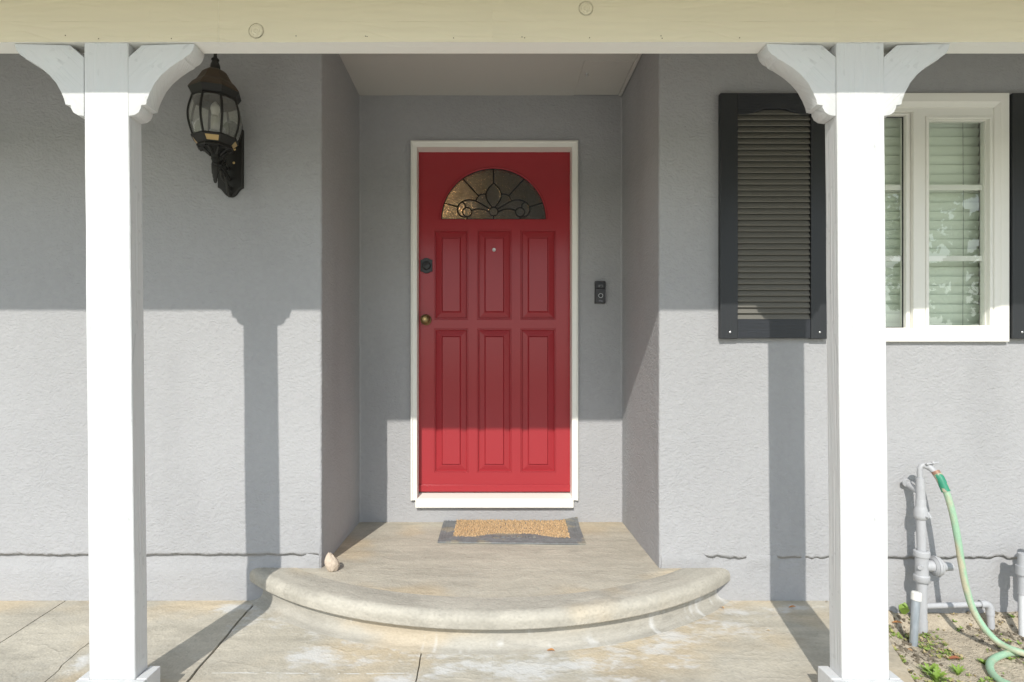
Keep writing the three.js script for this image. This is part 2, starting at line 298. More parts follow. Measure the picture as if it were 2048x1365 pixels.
// planting bed
const soilH = (x, z) => {
  const e = z < 0.35 ? lerp(1.75, 1.587, clamp(z / 0.35)) : z < 0.657 ? lerp(1.587, 1.466, (z - 0.35) / 0.307) : lerp(1.466, 1.30, clamp((z - 0.657) / 0.9));
  let h = lerp(-0.052, -0.100, smooth(0.0, 0.09, z)) + 0.045 * (1 - smooth(0, 0.12, x - e));
  h += 0.030 * (fbm(x * 5 + 20, z * 5 + 20, 3) - 0.5) + 0.010 * (fbm(x * 28 + 20, z * 28 + 20, 3) - 0.5);
  return h;
};
{
  const soilMap = tex(1024, 1024, (x, y) => {
    const a = fbm(x * 10, y * 10, 5, 16, 6), b = vn(x * 300, y * 300, 512, 9), c = fbm(x * 40, y * 40, 3, 64, 3);
    const k = 0.78 + 0.35 * a + 0.14 * (b - 0.5) + 0.2 * (c - 0.5); return [0.46 * k, 0.395 * k, 0.30 * k];
  }, true, [1 / 1.3, 1 / 1.3]);
  const soilBump = tex(512, 512, (x, y) => fbm(x * 20, y * 20, 4, 32, 5) * 0.7 + vn(x * 120, y * 120, 128, 7) * 0.3, false, [1 / 0.5, 1 / 0.5]);
  M.soil = std({ map: soilMap, bumpMap: soilBump, bumpScale: 0.012, roughness: 1 });
  const g = grid(240, 120, (u, v) => { const x = lerp(1.25, 3.6, u), z = lerp(-0.03, 1.6, v); return [x, soilH(x, z), z, x, z]; });
  for (let i = 0, n = g.index.array; i < n.length; i += 3) { const t = n[i + 1]; n[i + 1] = n[i + 2]; n[i + 2] = t; }
  g.computeVertexNormals();
  const far = box(3.6, 7, -0.16, -0.09, -0.03, 1.6);
  const soil = part('soil_bed', merge(g, far), M.soil, scene); soil.userData.kind = 'structure';
  // clods and crumbs lying on it
  const cg = new THREE.IcosahedronGeometry(1, 0), N = 7000, im = new THREE.InstancedMesh(cg, M.soil, N), m = new THREE.Matrix4(), q = new THREE.Quaternion(), e = new THREE.Euler();
  let n = 0;
  for (let t = 0; t < 60000 && n < N; t++) {
    const x = rr(1.36, 3.0), z = rr(0.0, 1.3);
    if (fbm(x * 4 + 9, z * 4 + 9, 3) + (x < 1.95 ? 0.12 : 0) < 0.52 + rr(-0.08, 0.08)) continue;
    const s = 0.0018 + 0.0085 * Math.pow(rnd(), 5);
    q.setFromEuler(e.set(rr(0, 6), rr(0, 6), rr(0, 6)));
    m.compose(new THREE.Vector3(x, soilH(x, z) + s * 0.3, z), q, new THREE.Vector3(s * rr(0.7, 1.6), s * rr(0.5, 0.9), s * rr(0.7, 1.5)));
    im.setMatrixAt(n, m); const k = rr(0.75, 1.15); im.setColorAt(n, lin(k, k * 0.98, k * 0.95)); n++;
  }
  im.count = n; im.name = 'soil_clods'; im.castShadow = im.receiveShadow = true; scene.add(im);
  tag(im, 'crumbs and small clods scattered over the dry planting bed', 'soil clods', null, 'stuff');
}

// ---------------------------------------------------------------- house
const house = thing('house', 'grey stucco house front with a recessed entry under a porch roof', 'house');
const XL = -0.79, XR = 0.77, ZD = -0.744, CEIL = 2.685;
const WIN = { x0: 1.575, x1: 2.345, y0: 1.222, y1: 2.312 }, DOORO = { x0: -0.462, x1: 0.486, y0: 0.262, y1: 2.392 };
{
  // plan of the stucco skin with softened corners
  const cols = [];
  const add = (x, z, nx, nz, seg) => { const l = cols[cols.length - 1]; cols.push({ x, z, nx, nz, seg, s: l ? l.s + Math.hypot(x - l.x, z - l.z) : 0 }); };
  const run = (a, b, step, f) => { const n = Math.max(1, Math.round(Math.abs(b - a) / step)); for (let i = 0; i <= n; i++) f(lerp(a, b, i / n)); };
  const R = 0.011;
  const corner = (cx, cz, a0, a1, out, seg) => { for (let i = 1; i < 5; i++) { const a = lerp(a0, a1, i / 5); add(cx + R * Math.cos(a), cz + R * Math.sin(a), out * Math.cos(a), out * Math.sin(a), seg); } };
  run(-7, -2.8, 0.3, x => add(x, 0, 0, 1, 'l')); run(-2.78, XL - R, 0.02, x => add(x, 0, 0, 1, 'l'));
  corner(XL - R, -R, Math.PI / 2, 0, 1, 'c');
  run(-R, ZD + R, 0.02, z => add(XL, z, 1, 0, 'rl'));
  corner(XL + R, ZD + R, Math.PI, Math.PI * 1.5, -1, 'i');
  run(XL + R, DOORO.x0, 0.02, x => add(x, ZD, 0, 1, 'd')); run(DOORO.x0 + 0.02, DOORO.x1 - 0.02, 0.02, x => add(x, ZD, 0, 1, 'd')); run(DOORO.x1, XR - R, 0.02, x => add(x, ZD, 0, 1, 'd'));
  corner(XR - R, ZD + R, -Math.PI / 2, 0, -1, 'i');
  run(ZD + R, -R, 0.02, z => add(XR, z, -1, 0, 'rr'));
  corner(XR + R, -R, Math.PI, Math.PI / 2, 1, 'c');
  run(XR + R, WIN.x0, 0.02, x => add(x, 0, 0, 1, 'r')); run(WIN.x0 + 0.02, WIN.x1 - 0.02, 0.02, x => add(x, 0, 0, 1, 'r')); run(WIN.x1, 3, 0.02, x => add(x, 0, 0, 1, 'r')); run(3.1, 7, 0.3, x => add(x, 0, 0, 1, 'r'));
  const rows = [];
  for (let y = 0.40; y < 2.75; y += 0.02) rows.push(y);
  for (const y of [WIN.y0, WIN.y1, DOORO.y1]) { let b = 0; rows.forEach((r, i) => { if (Math.abs(r - y) < Math.abs(rows[b] - y)) b = i; }); rows[b] = y; }
  const LOW = 14;                                             // rows below 0.40 stretch down to the ragged lower edge
  const bottom = c => {
    const jag = 0.009 * (fbm(c.s * 16, 3, 4) - 0.5) + 0.006 * (vn(c.s * 110, 7) - 0.5);
    return c.seg === 'l' ? 0.212 + jag : c.seg === 'r' ? 0.199 + jag * 1.8 : 0.135;
  };
  const P = [], U = [], I = [], NR = LOW + rows.length + 1;    // first row is the underside lip
  cols.forEach(c => {
    const b = bottom(c);
    for (let j = 0; j < NR; j++) {
      const y = j < 2 ? b : j <= LOW ? lerp(b, rows[0], (j - 1) / LOW) : rows[j - LOW - 1 + 0];
      const sc = 0.0034 * (fbm(c.s * 4 + 11, y * 4 + 5, 3) - 0.5) + 0.0016 * (vn(c.s * 26 + 3, y * 26 + 9, 4096, 4) - 0.5) + (c.seg === 'c' ? 0.004 * (vn(5, y * 22, 4096, 9) - 0.5) : 0);
      const o = j === 0 ? -0.03 : sc;
      P.push(c.x + c.nx * o, y, c.z + c.nz * o); U.push(c.s, y);
    }
  });
  for (let i = 0; i + 1 < cols.length; i++) for (let j = 0; j + 1 < NR; j++) {
    const mx = (cols[i].x + cols[i + 1].x) / 2, y0 = j <= LOW ? 0 : rows[j - LOW - 1], y1 = j + 1 <= LOW ? rows[0] : rows[j - LOW], my = (y0 + y1) / 2;
    if (cols[i].seg === 'r' && cols[i + 1].seg === 'r' && mx > WIN.x0 && mx < WIN.x1 && my > WIN.y0 && my < WIN.y1) continue;
    if (cols[i].seg === 'd' && cols[i + 1].seg === 'd' && mx > DOORO.x0 && mx < DOORO.x1 && j > LOW - 7 && my < DOORO.y1) continue;
    const a = i * NR + j, b = a + NR; I.push(a, b, b + 1, a, b + 1, a + 1);
  }
  const g = new THREE.BufferGeometry(); g.setAttribute('position', new THREE.Float32BufferAttribute(P, 3)); g.setAttribute('uv', new THREE.Float32BufferAttribute(U, 2)); g.setIndex(I); g.computeVertexNormals();
  part('wall', g, M.stucco, house);
  // concrete footing showing below the stucco
  const foot = (x0, x1, rec) => grid(Math.round((x1 - x0) / 0.012), 20, (u, v) => {
    const x = lerp(x0, x1, u), top = 0.226 + 0.012 * (fbm(x * 14 + 70, 4, 3) - 0.5), y = lerp(-0.2, top, v);
    return [x, y, -rec(x) * smooth(0.13, 0.19, y) - 0.0035 * (1 - smooth(0.13, 0.19, y)) - (v === 1 ? 0.006 : 0) + 0.004 * (fbm(x * 5 + 40, y * 9 + 40, 3) - 0.5) + 0.0015 * (vn(x * 8 + 50, y * 60 + 80) - 0.5), x + 0.37, y];
  });
  part('footing', foot(-4, XL - 0.010, x => lerp(0.0115, -0.003, smooth(-0.885, -0.862, x)) * (0.75 + 0.5 * vn(x * 9 + 80, 3))), M.stucco, house);
  part('footing', foot(XR + 0.010, 4, x => lerp(-0.003, 0.0085, smooth(0.84, 0.90, x) * smooth(0.26, 0.40, fbm(x * 6.5 + 31, 8, 3)))), M.stucco, house);
  part('footing', box(-7, -4, -0.2, 0.22, -0.1, -0.012), M.stucco, house); part('footing', box(4, 7, -0.2, 0.2, -0.1, -0.012), M.stucco, house);
  // solid core behind the skin
  const core = [box(-7, -0.83, -0.2, 2.78, -0.22, -0.035), box(-1.0, -0.83, -0.2, 2.78, -0.95, -0.22), box(-1.0, -0.53, -0.2, 2.78, -0.99, -0.95), box(-0.83, -0.53, 0.16, 2.78, -0.95, ZD - 0.03),
    box(0.55, 0.81, 0.16, 2.78, -0.95, ZD - 0.03), box(0.55, 1.0, -0.2, 2.78, -0.99, -0.95), box(0.81, 1.0, -0.2, 2.78, -0.95, -0.22), box(-0.53, 0.55, 2.44, 2.78, -0.95, ZD - 0.03), box(-0.53, 0.55, 0.0, 0.24, -0.95, ZD - 0.03),
    box(0.81, 1.51, -0.2, 2.78, -0.22, -0.035), box(2.41, 7, -0.2, 2.78, -0.22, -0.035), box(1.51, 2.41, -0.2, 1.16, -0.22, -0.035), box(1.51, 2.41, 2.38, 2.78, -0.22, -0.035)];
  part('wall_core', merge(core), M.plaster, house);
  // recess ceiling with a flush access hatch on the right
  const hx = 0.483, hz = -0.356;
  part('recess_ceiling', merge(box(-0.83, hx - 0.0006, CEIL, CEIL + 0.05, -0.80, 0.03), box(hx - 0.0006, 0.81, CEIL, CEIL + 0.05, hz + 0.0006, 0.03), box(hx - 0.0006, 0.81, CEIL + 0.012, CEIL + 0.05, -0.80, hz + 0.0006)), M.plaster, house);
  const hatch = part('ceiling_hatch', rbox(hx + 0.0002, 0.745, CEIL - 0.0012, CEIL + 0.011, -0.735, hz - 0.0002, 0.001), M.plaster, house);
  part('knob', lathe([[0, -0.014], [0.006, -0.013], [0.008, -0.009], [0.004, -0.005], [0.009, 0]], 16), M.steel, hatch, [0.517, CEIL - 0.002, -0.486]);
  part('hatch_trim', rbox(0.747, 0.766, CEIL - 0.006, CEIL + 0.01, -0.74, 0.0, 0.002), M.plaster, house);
  // roof and eave that shade the porch
  const rs = new THREE.Shape(); [[-1.212, 2.344], [-1.212, 2.50], [4, 4.06], [4, 3.90], [0, 2.715]].forEach((p, i) => rs[i ? 'lineTo' : 'moveTo'](...p));
  const rg = new THREE.ExtrudeGeometry(rs, { depth: 14, bevelEnabled: false }); rg.rotateY(Math.PI / 2); rg.translate(-7, 0, 0);
  part('roof', boxUV(rg), M.whiteTrim, house);
  part('fascia_board', rbox(-7, 7, 2.3318, 2.52, 1.214, 1.243, 0.002), M.khaki, house);
  part('gable_wall', merge(box(-7.2, -7, -0.2, 3.9, -4, 0), box(7, 7.2, -0.2, 3.9, -4, 0), box(-7, 7, -0.2, 3.9, -4.2, -4)), M.stucco, house);
  // hall behind the door and room behind the window
  M.hall = std({ color: lin(0.22, 0.20, 0.17), roughness: 0.9 });
  part('hall_shell', merge(box(-1.3, -1.2, 0.1, 2.8, -3.9, -0.99), box(1.2, 1.3, 0.1, 2.8, -3.9, -0.99), box(-1.3, 1.3, 2.76, 2.86, -3.95, -0.95), box(-1.3, 1.3, 0.16, 0.25, -3.9, -0.95), box(-1.3, 1.3, 0.1, 2.8, -4.0, -3.9), box(-1.3, -1.0, 0.1, 2.8, -1.0, -0.985), box(1.0, 1.3, 0.1, 2.8, -1.0, -0.985)), M.hall, house);
  part('room_shell', merge(box(1.3, 1.36, 0.1, 2.8, -3, -0.22), box(4.0, 4.1, 0.1, 2.8, -3, -0.22), box(1.36, 4, 2.7, 2.8, -3, -0.22), box(1.36, 4, 0.1, 0.2, -3, -0.22), box(1.3, 4.1, 0.1, 2.8, -3.1, -3)), std({ color: lin(0.45, 0.42, 0.36) }), house);
}

// ---- front door, casing and threshold
{
  const z = -0.814, dx0 = XP(835, z), dx1 = XP(1143, z), dy0 = YP(984.5, z), dy1 = YP(295, z);
  const prof = [[0, -0.01], [0, 0.016], [0.003, 0.0215], [0.010, 0.0235], [0.0125, 0.021], [0.013, 0.017], [0.031, 0.012], [0.0335, 0.0135], [0.0375, 0.012], [0.038, 0.010], [0.038, -0.075]].map(([i, d]) => [i, ZD + d]);
  const casing = part('door_casing', casingSide(-0.485, 0.508, 0.284, 2.412, prof, 'top'), M.whiteTrim, house);
  part('jamb', casingSide(-0.485, 0.508, 0.284, 2.412, prof, 'left'), M.whiteTrim, casing);
  part('jamb', casingSide(-0.485, 0.508, 0.284, 2.412, prof, 'right'), M.whiteTrim, casing);
  const ts = new THREE.Shape(); [[0.735, 0.25], [0.735, 0.291], [0.84, 0.308], [0.84, 0.25]].forEach((p, i) => ts[i ? 'lineTo' : 'moveTo'](...p));
  const tg = new THREE.ExtrudeGeometry(ts, { depth: 0.917, bevelEnabled: false }); tg.rotateY(Math.PI / 2); tg.translate(-0.4465, 0, 0);
  part('threshold', boxUV(tg), M.whiteTrim, house);
  part('sill_board', rbox(-0.455, 0.478, 0.243, 0.2875, -0.748, -0.712, 0.003), M.whiteTrim, house);

  const door = new THREE.Group(); door.name = 'door'; door.userData.label = 'red six panel front door with a half round leaded window'; door.position.set(0, 0, z); house.add(door);
  const colsX = [[868, 936.5], [954, 1023.5], [1041, 1112]], rowsY = [[460, 640], [657.5, 946]];
  const holes = [];
  for (const [a, b] of colsX) for (const [c, d] of rowsY) holes.push([XP(a, z), XP(b, z), YP(d, z), YP(c, z)]);
  const s = new THREE.Shape(); s.moveTo(dx0, dy0); s.lineTo(dx1, dy0); s.lineTo(dx1, dy1); s.lineTo(dx0, dy1); s.closePath();
  for (const [x0, x1, y0, y1] of holes) { const h = new THREE.Path(); h.moveTo(x0, y0); h.lineTo(x0, y1); h.lineTo(x1, y1); h.lineTo(x1, y0); h.closePath(); s.holes.push(h); }
  const fc = [XP(987, z), YP(439, z)], fa = 0.322, fb = 0.312, fh = new THREE.Path();
  for (let i = 0; i <= 48; i++) { const t = Math.PI * i / 48; fh[i ? 'lineTo' : 'moveTo'](fc[0] + fa * Math.cos(t), fc[1] + fb * Math.sin(t)); } fh.closePath(); s.holes.push(fh);
  const dg = new THREE.ExtrudeGeometry(s, { depth: 0.042, bevelEnabled: false, curveSegments: 4 }); dg.translate(0, 0, -0.042);
  part('slab', boxUV(dg), M.red, door);
  const pp = [[0, 0], [0.0015, -0.0035], [0.004, -0.004], [0.0048, -0.0022], [0.0080, -0.0022], [0.0095, -0.0140], [0.012, -0.0165], [0.0435, -0.0088], [0.0455, -0.0094], [0.0525, -0.0004]];
  for (const [x0, x1, y0, y1] of holes) part('panel', rectLoft(x0, x1, y0, y1, pp), M.red, door);
  // moulding round the fanlight
  const mp = []; for (let i = 0; i <= 40; i++) { const t = Math.PI * i / 40; mp.push([fc[0] + (fa + 0.001) * Math.cos(t), fc[1] + (fb + 0.001) * Math.sin(t), 0.001]); }
  part('moulding', tube(mp, 0.0062, 90, 10), M.red, door);
  // strip along the foot
  part('sweep', rbox(dx0 + 0.001, dx1 - 0.001, dy0 + 0.003, dy0 + 0.045, -0.002, 0.007, 0.003), M.red, door);
  for (let i = 0; i < 5; i++) part('screw', lathe([[0, 0.0025], [0.003, 0.002], [0.004, 0]], 10).rotateX(Math.PI / 2), M.red, door, [lerp(dx0 + 0.06, dx1 - 0.04, i / 4), dy0 + 0.034, 0.007]);
  // leaded fanlight
  const Z = (x, y) => [XP(870 + x / 8.533, z), YP(320 + y / 8.533, z)];
  const mir = pts => pts.map(([x, y]) => [2000 - x, y]);
  const arc = (t0, t1, n = 12) => { const o = []; for (let i = 0; i <= n; i++) { const t = lerp(t0, t1, i / n) * Math.PI / 180; o.push([1000 + 892 * Math.cos(t), 1008 - 862 * Math.sin(t)]); } return o; };
  const circ = (cx, cy, r, n = 24) => { const o = []; for (let i = 0; i < n; i++) { const t = 2 * Math.PI * i / n; o.push([cx + r * Math.cos(t), cy + r * Math.sin(t)]); } return o; };
  const petal = [[1000, 385], [905, 490], [868, 580], [885, 670], [970, 795]], sidep = [[865, 575], [790, 580], [740, 610], [695, 690]];
  const armTop = [[925, 825], [800, 750], [695, 695], [600, 674], [500, 690], [420, 740], [385, 810], [390, 890], [430, 945], [490, 968], [548, 962]];
  const armLow = [[925, 880], [840, 845], [750, 830], [680, 836], [622, 858]], inner = [[460, 708], [508, 750], [520, 808]];
  const cames = [[[1000, 150], [1000, 385]], [[480, 320], [740, 605]], [[165, 730], [385, 795]], [[547, 960], [547, 1008]], [[1000, 950], [1000, 1008]], petal, sidep, armTop, armLow, inner];
  const lead = [];
  for (const c of cames) for (const q of (Math.abs(c[0][0] - 1000) < 1 && Math.abs(c[1][0] - 1000) < 1) ? [c] : [c, mir(c)]) lead.push(tube(q.map(p => [...Z(...p), -0.010]), 0.0043, q.length * 8, 8));
  for (const c of [[1000, 875, 74], [547, 885, 77], [1453, 885, 77]]) lead.push(tube(circ(...c).map(p => [...Z(...p), -0.010]), 0.0043, 48, 8, true));
  lead.push(tube(arc(180, 0, 40).map(p => [...Z(...p), -0.012]), 0.004, 80, 8), tube([[110, 1008], [1890, 1008]].map(p => [...Z(...p), -0.012]), 0.004, 4, 8));
  const fan = part('leading', merge(lead), M.lead, door);
  const pane = (pts, mat, zz) => { const sh = new THREE.Shape(pts.map(p => new THREE.Vector2(...Z(...p)))); const bv = mat === M.bevelGlass, g = new THREE.ExtrudeGeometry(sh, bv ? { depth: 0.002, bevelEnabled: true, bevelSize: 0.005, bevelThickness: 0.002, bevelOffset: -0.005, bevelSegments: 1 } : { depth: 0.004, bevelEnabled: false }); g.translate(0, 0, bv ? zz + 0.001 : zz); part('pane', boxUV(g), mat, door); };
  const both = (pts, mat, zz) => { pane(pts, mat, zz); pane(mir(pts).reverse(), mat, zz); };
  both([...arc(180, 161.2, 4), [385, 795], [390, 890], [430, 945], [490, 968], [547, 965], [547, 1006]], M.hammered, -0.013);
  both([...arc(160.8, 126.8, 8), [740, 605], [695, 692], [600, 674], [500, 690], [420, 740], [386, 792]], M.hammered, -0.013);
  both([...arc(126.2, 90.1, 8), [999, 385], [905, 490], [866, 575], [790, 580], [741, 603]], M.hammered, -0.013);
  both([[549, 1006], [549, 964], [615, 925], [624, 858], [680, 836], [750, 830], [840, 845], [925, 880], [955, 935], [998, 950], [998, 1006]], M.hammered, -0.013);
  pane([...petal, ...mir(petal).reverse()].slice(0, -1), M.bevelGlass, -0.013);
  both([[866, 577], [790, 582], [742, 612], [697, 692], [800, 748], [925, 820], [966, 793], [885, 670], [868, 590]], M.bevelGlass, -0.013);
  both([[924, 826], [800, 752], [695, 697], [600, 676], [500, 692], [462, 708], [510, 752], [522, 808], [585, 815], [620, 856], [680, 834], [750, 828], [840, 843], [924, 878]], M.bevelGlass, -0.013);
  both([[458, 710], [420, 742], [387, 812], [392, 888], [432, 943], [490, 965], [535, 962], [480, 925], [470, 870], [490, 830], [518, 810], [506, 752]], M.bevelGlass, -0.013);
  for (const c of [[1000, 875, 74], [547, 885, 77], [1453, 885, 77]]) pane(circ(...c), M.bevelGlass, -0.0125);
  // deadbolt
  const db = at(853, 532, z), pl = new THREE.Shape(); const w = 0.034, h = 0.034;
  pl.moveTo(-w, -h); pl.quadraticCurveTo(-w * 0.65, -h - 0.001, -w * 0.5, -h - 0.006); pl.quadraticCurveTo(0, -h - 0.016, w * 0.5, -h - 0.006); pl.quadraticCurveTo(w * 0.65, -h - 0.001, w, -h); pl.lineTo(w, h); pl.quadraticCurveTo(w * 0.65, h + 0.001, w * 0.5, h + 0.006); pl.quadraticCurveTo(0, h + 0.016, -w * 0.5, h + 0.006); pl.quadraticCurveTo(-w * 0.65, h + 0.001, -w, h); pl.closePath();
  const dbm = part('deadbolt', new THREE.ExtrudeGeometry(pl, { depth: 0.005, bevelEnabled: true, bevelSize: 0.0015, bevelThickness: 0.002, bevelSegments: 2 }), M.blackPaint, door, [db.x, db.y, 0.002]);
  part('deadbolt_cylinder', lathe([[0, 0.028], [0.006, 0.0275], [0.0065, 0.026], [0.021, 0.0255], [0.0245, 0.022], [0.026, 0.012], [0.027, 0.006]], 32).rotateX(Math.PI / 2), M.blackPaint, door, [db.x, db.y, 0]);
  // knob with lock
  const kb = at(852, 640, z);
  part('knob_rose', lathe([[0.012, 0.016], [0.02, 0.012], [0.031, 0.008], [0.0335, 0.003], [0.034, 0]], 32).rotateX(Math.PI / 2), M.oldBrass, door, [kb.x, kb.y, 0]);
  part('knob', lathe([[0.0, 0.062], [0.006, 0.0625], [0.0115, 0.062], [0.0118, 0.0635], [0.0145, 0.0635], [0.0155, 0.062], [0.023, 0.0585], [0.028, 0.052], [0.0295, 0.044], [0.026, 0.034], [0.018, 0.026], [0.013, 0.02], [0.013, 0.012]], 32).rotateX(Math.PI / 2), M.oldBrass, door, [kb.x, kb.y, 0]);
  part('keyhole', merge(new THREE.CylinderGeometry(0.0055, 0.0055, 0.003, 16).rotateX(Math.PI / 2)), M.brass, door, [kb.x, kb.y, 0.0625]);
  const pe = at(988, 500, z);
  part('peephole', lathe([[0, 0.003], [0.005, 0.003], [0.0055, 0.005], [0.009, 0.0055], [0.0105, 0.004], [0.011, 0]], 20).rotateX(Math.PI / 2), M.steel, door, [pe.x, pe.y, 0]);
}
// warm lamp burning in the hall, seen through the textured fanlight
{
  const l = thing('hall_lamp', 'warm lit globe lamp glowing behind the leaded half round door window', 'lamp', [-0.46, 2.34, -2.2]);
  const mat = std({ color: lin(0.9, 0.7, 0.45), emissive: lin(1, 0.62, 0.28), emissiveIntensity: 0.6 });
  part('globe', new THREE.SphereGeometry(0.11, 24, 16), mat, l);
  part('stem', rod([0, 0.145, 0], [0, 0.40, 0], 0.01), M.oldBrass, l);
  const p = new THREE.PointLight(lin(1, 0.65, 0.32), 0.2, 0, 2); p.position.set(0, -0.02, 0.2); p.castShadow = true; l.add(p);
}

// ---- window
{
  const win = new THREE.Group(); win.name = 'window'; house.add(win);
  const tp = [[0, -0.004], [0, 0.020], [0.003, 0.023], [0.040, 0.023], [0.043, 0.020], [0.048, 0.017], [0.060, 0.012], [0.062, 0.008], [0.062, -0.02]];
  const names = ['trim', 'trim', 'trim', 'trim'];
  [0, 1, 2, 3].forEach(k => part(names[k], rectLoft(1.552, 2.371, 1.197, 2.339, tp, false, [k]), M.whiteTrim, win));
  // vinyl frame: fixed light on the right, slider on the left
  const fr = (x0, x1, y0, y1, hs, z0, z1, bev = 0.0025) => {
    const s = new THREE.Shape(); s.moveTo(x0, y0); s.lineTo(x1, y0); s.lineTo(x1, y1); s.lineTo(x0, y1); s.closePath();
    for (const [a, b, c, d] of hs) { const h = new THREE.Path(); h.moveTo(a, c); h.lineTo(a, d); h.lineTo(b, d); h.lineTo(b, c); h.closePath(); s.holes.push(h); }
    const g = new THREE.ExtrudeGeometry(s, { depth: z1 - z0 - 2 * bev, bevelEnabled: true, bevelSize: bev, bevelThickness: bev, bevelOffset: -bev, bevelSegments: 2 }); g.translate(0, 0, z0 + bev); return boxUV(g);
  };
  const RG = [2.012, 2.292, 1.272, 2.226], LG = [1.655, 1.918, 1.268, 2.248];
  part('frame', fr(1.590, 2.330, 1.225, 2.300, [[1.998, 2.305, 1.259, 2.238], [1.628, 1.942, 1.252, 2.262]], -0.055, 0.006), M.whiteTrim, win);
  const sr = part('sash', fr(1.9985, 2.3045, 1.2595, 2.2375, [RG], -0.045, 0.010, 0.003), M.whiteTrim, win);
  const sl = part('sash', fr(1.629, 1.941, 1.253, 2.261, [[LG[0] - 0.004, LG[1] + 0.004, LG[2] - 0.004, LG[3] + 0.004]], -0.052, -0.012, 0.003), M.whiteTrim, win);
  part('gasket', fr(LG[0] - 0.0045, LG[1] + 0.0045, LG[2] - 0.0045, LG[3] + 0.0045, [[LG[0] + 0.0005, LG[1] - 0.0005, LG[2] + 0.0005, LG[3] - 0.0005]], -0.035, -0.031, 0.0008), M.blackPlastic, sl);
  part('gasket', fr(RG[0] - 0.0005, RG[1] + 0.0005, RG[2] - 0.0005, RG[3] + 0.0005, [[RG[0] + 0.0025, RG[1] - 0.0025, RG[2] + 0.0025, RG[3] - 0.0025]], -0.030, -0.012, 0.0008), M.whiteTrim, sr);
  part('pane', new THREE.PlaneGeometry(RG[1] - RG[0] - 0.002, RG[3] - RG[2] - 0.002), M.windowGlass, sr, [(RG[0] + RG[1]) / 2, (RG[2] + RG[3]) / 2, -0.0205]);
  part('pane', new THREE.PlaneGeometry(LG[1] - LG[0], LG[3] - LG[2]), M.windowGlass, sl, [(LG[0] + LG[1]) / 2, (LG[2] + LG[3]) / 2, -0.0325]);
  for (const [S, G, zz] of [[sr, RG, -0.034], [sl, LG, -0.042]]) for (const py of [375.5, 517.5]) { const y = YP(py, zz); part('glazing_bar', rbox(G[0] - 0.002, G[1] + 0.002, y - 0.0125, y + 0.0125, zz - 0.004, zz + 0.004, 0.002), M.whiteTrim, S); }
  part('weep_cover', rbox(2.286, 2.298, YP(662, 0.01) - 0.0015, YP(662, 0.01) + 0.0015, 0.004, 0.012, 0.001), M.blackPlastic, win);
  part('inner_jamb', merge(box(2.352, 2.41, 1.16, 2.38, -0.22, -0.056), box(1.51, 1.56, 1.16, 2.38, -0.22, -0.056), box(1.56, 2.352, 1.16, 1.215, -0.22, -0.056), box(1.56, 2.352, 2.33, 2.38, -0.22, -0.056)), M.whiteTrim, win);

  const bl = thing('venetian_blind', 'closed pale slatted blind hanging behind the white sliding window', 'blind', [0, 0, -0.105]);
  const sg = grid(1, 6, (u, v) => { const t = (v - 0.5) * 0.052, c = 0.0022 * (1 - Math.pow(2 * v - 1, 2)); return [lerp(1.575, 2.336, u), t, c, u, v]; });
  const back = sg.clone(); back.translate(0, 0, -0.0028); const slat = merge(sg, back);
  let y = 2.29, i = 0;
  for (; y > 1.235; y -= 0.0445, i++) { const m = part('slat', slat, M.blind, bl, [0, y, 0]); m.rotation.x = -1.08 + Math.PI / 2 - 0.22 + 0.02 * (rnd() - 0.5); m.rotation.z = 0.0012 * (rnd() - 0.5); }
  for (const px of [1921, 1700]) part('ladder_cord', tube([[XP(px, -0.1), 2.31, 0.020], [XP(px, -0.1) + 0.001, 1.8, 0.022], [XP(px, -0.1), 1.23, 0.020]], 0.0009, 20, 5), M.greyPlastic, bl);
  part('head_rail', rbox(1.572, 2.340, 2.29, 2.328, -0.03, 0.025, 0.003), M.blind, bl);
}

// ---------------------------------------------------------------- porch beam
{
  const b = thing('porch_beam', 'khaki painted beam across the porch with a white underside', 'beam');
  const yb = YP(85, 0.795), seam = XP(437, 0.797);
  part('core', rbox(-7, 7, yb, 2.45, 0.727, 0.772, 0.003), M.whiteTrim, b);
  // lower edge of each face board is a little ragged
  const board = (x0, x1) => {
    const n = Math.round((x1 - x0) / 0.012);
    const e = x => yb - 0.0005 + 0.0022 * (fbm(x * 4 + 60, 2, 3) - 0.5) + 0.0012 * (vn(x * 60 + 500, 4, 4096) - 0.5);
    const face = grid(n, 10, (u, v) => { const x = lerp(x0, x1, u), y = lerp(e(x), 2.45, v); return [x, y, 0.7985 + 0.0016 * (fbm(x * 3 + 30, y * 14, 3) - 0.5), x, y]; });
    const under = grid(n, 1, (u, v) => { const x = lerp(x0, x1, u); return [x, e(x), lerp(0.772, 0.7985 + 0.0016 * (fbm(x * 3 + 30, e(x) * 14, 3) - 0.5), v), x, v * 0.03]; });
    return [face, under];
  };
  for (const [x0, x1] of [[-7, seam - 0.0002], [seam + 0.0002, 7]]) {
    const [f, u] = board(x0, x1); const fm = part('face_board', f, M.khaki, b); part('lower_edge', u, M.whiteTrim, fm);
  }
  for (const [px, py, r] of [[512, 62, 0.0235], [1172, 17, 0.0225]]) { const p = at(px, py, 0.799); part('plug', lathe([[0, 0.0012], [r - 0.0022, 0.0012], [r - 0.0016, -0.0015], [r - 0.0006, -0.0015], [r, 0.0006], [r + 0.001, 0]], 32).rotateX(Math.PI / 2), M.khaki, b, [p.x, p.y, 0.7992]); }
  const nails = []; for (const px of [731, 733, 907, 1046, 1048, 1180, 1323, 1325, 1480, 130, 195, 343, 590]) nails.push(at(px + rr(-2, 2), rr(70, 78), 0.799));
  for (const p of nails) part('nail_head', new THREE.CylinderGeometry(0.0016, 0.0016, 0.001, 8).rotateX(Math.PI / 2), std({ color: lin(0.09, 0.06, 0.04), roughness: 0.7, metalness: 0.3 }), b, [p.x, p.y, 0.7997]);
}
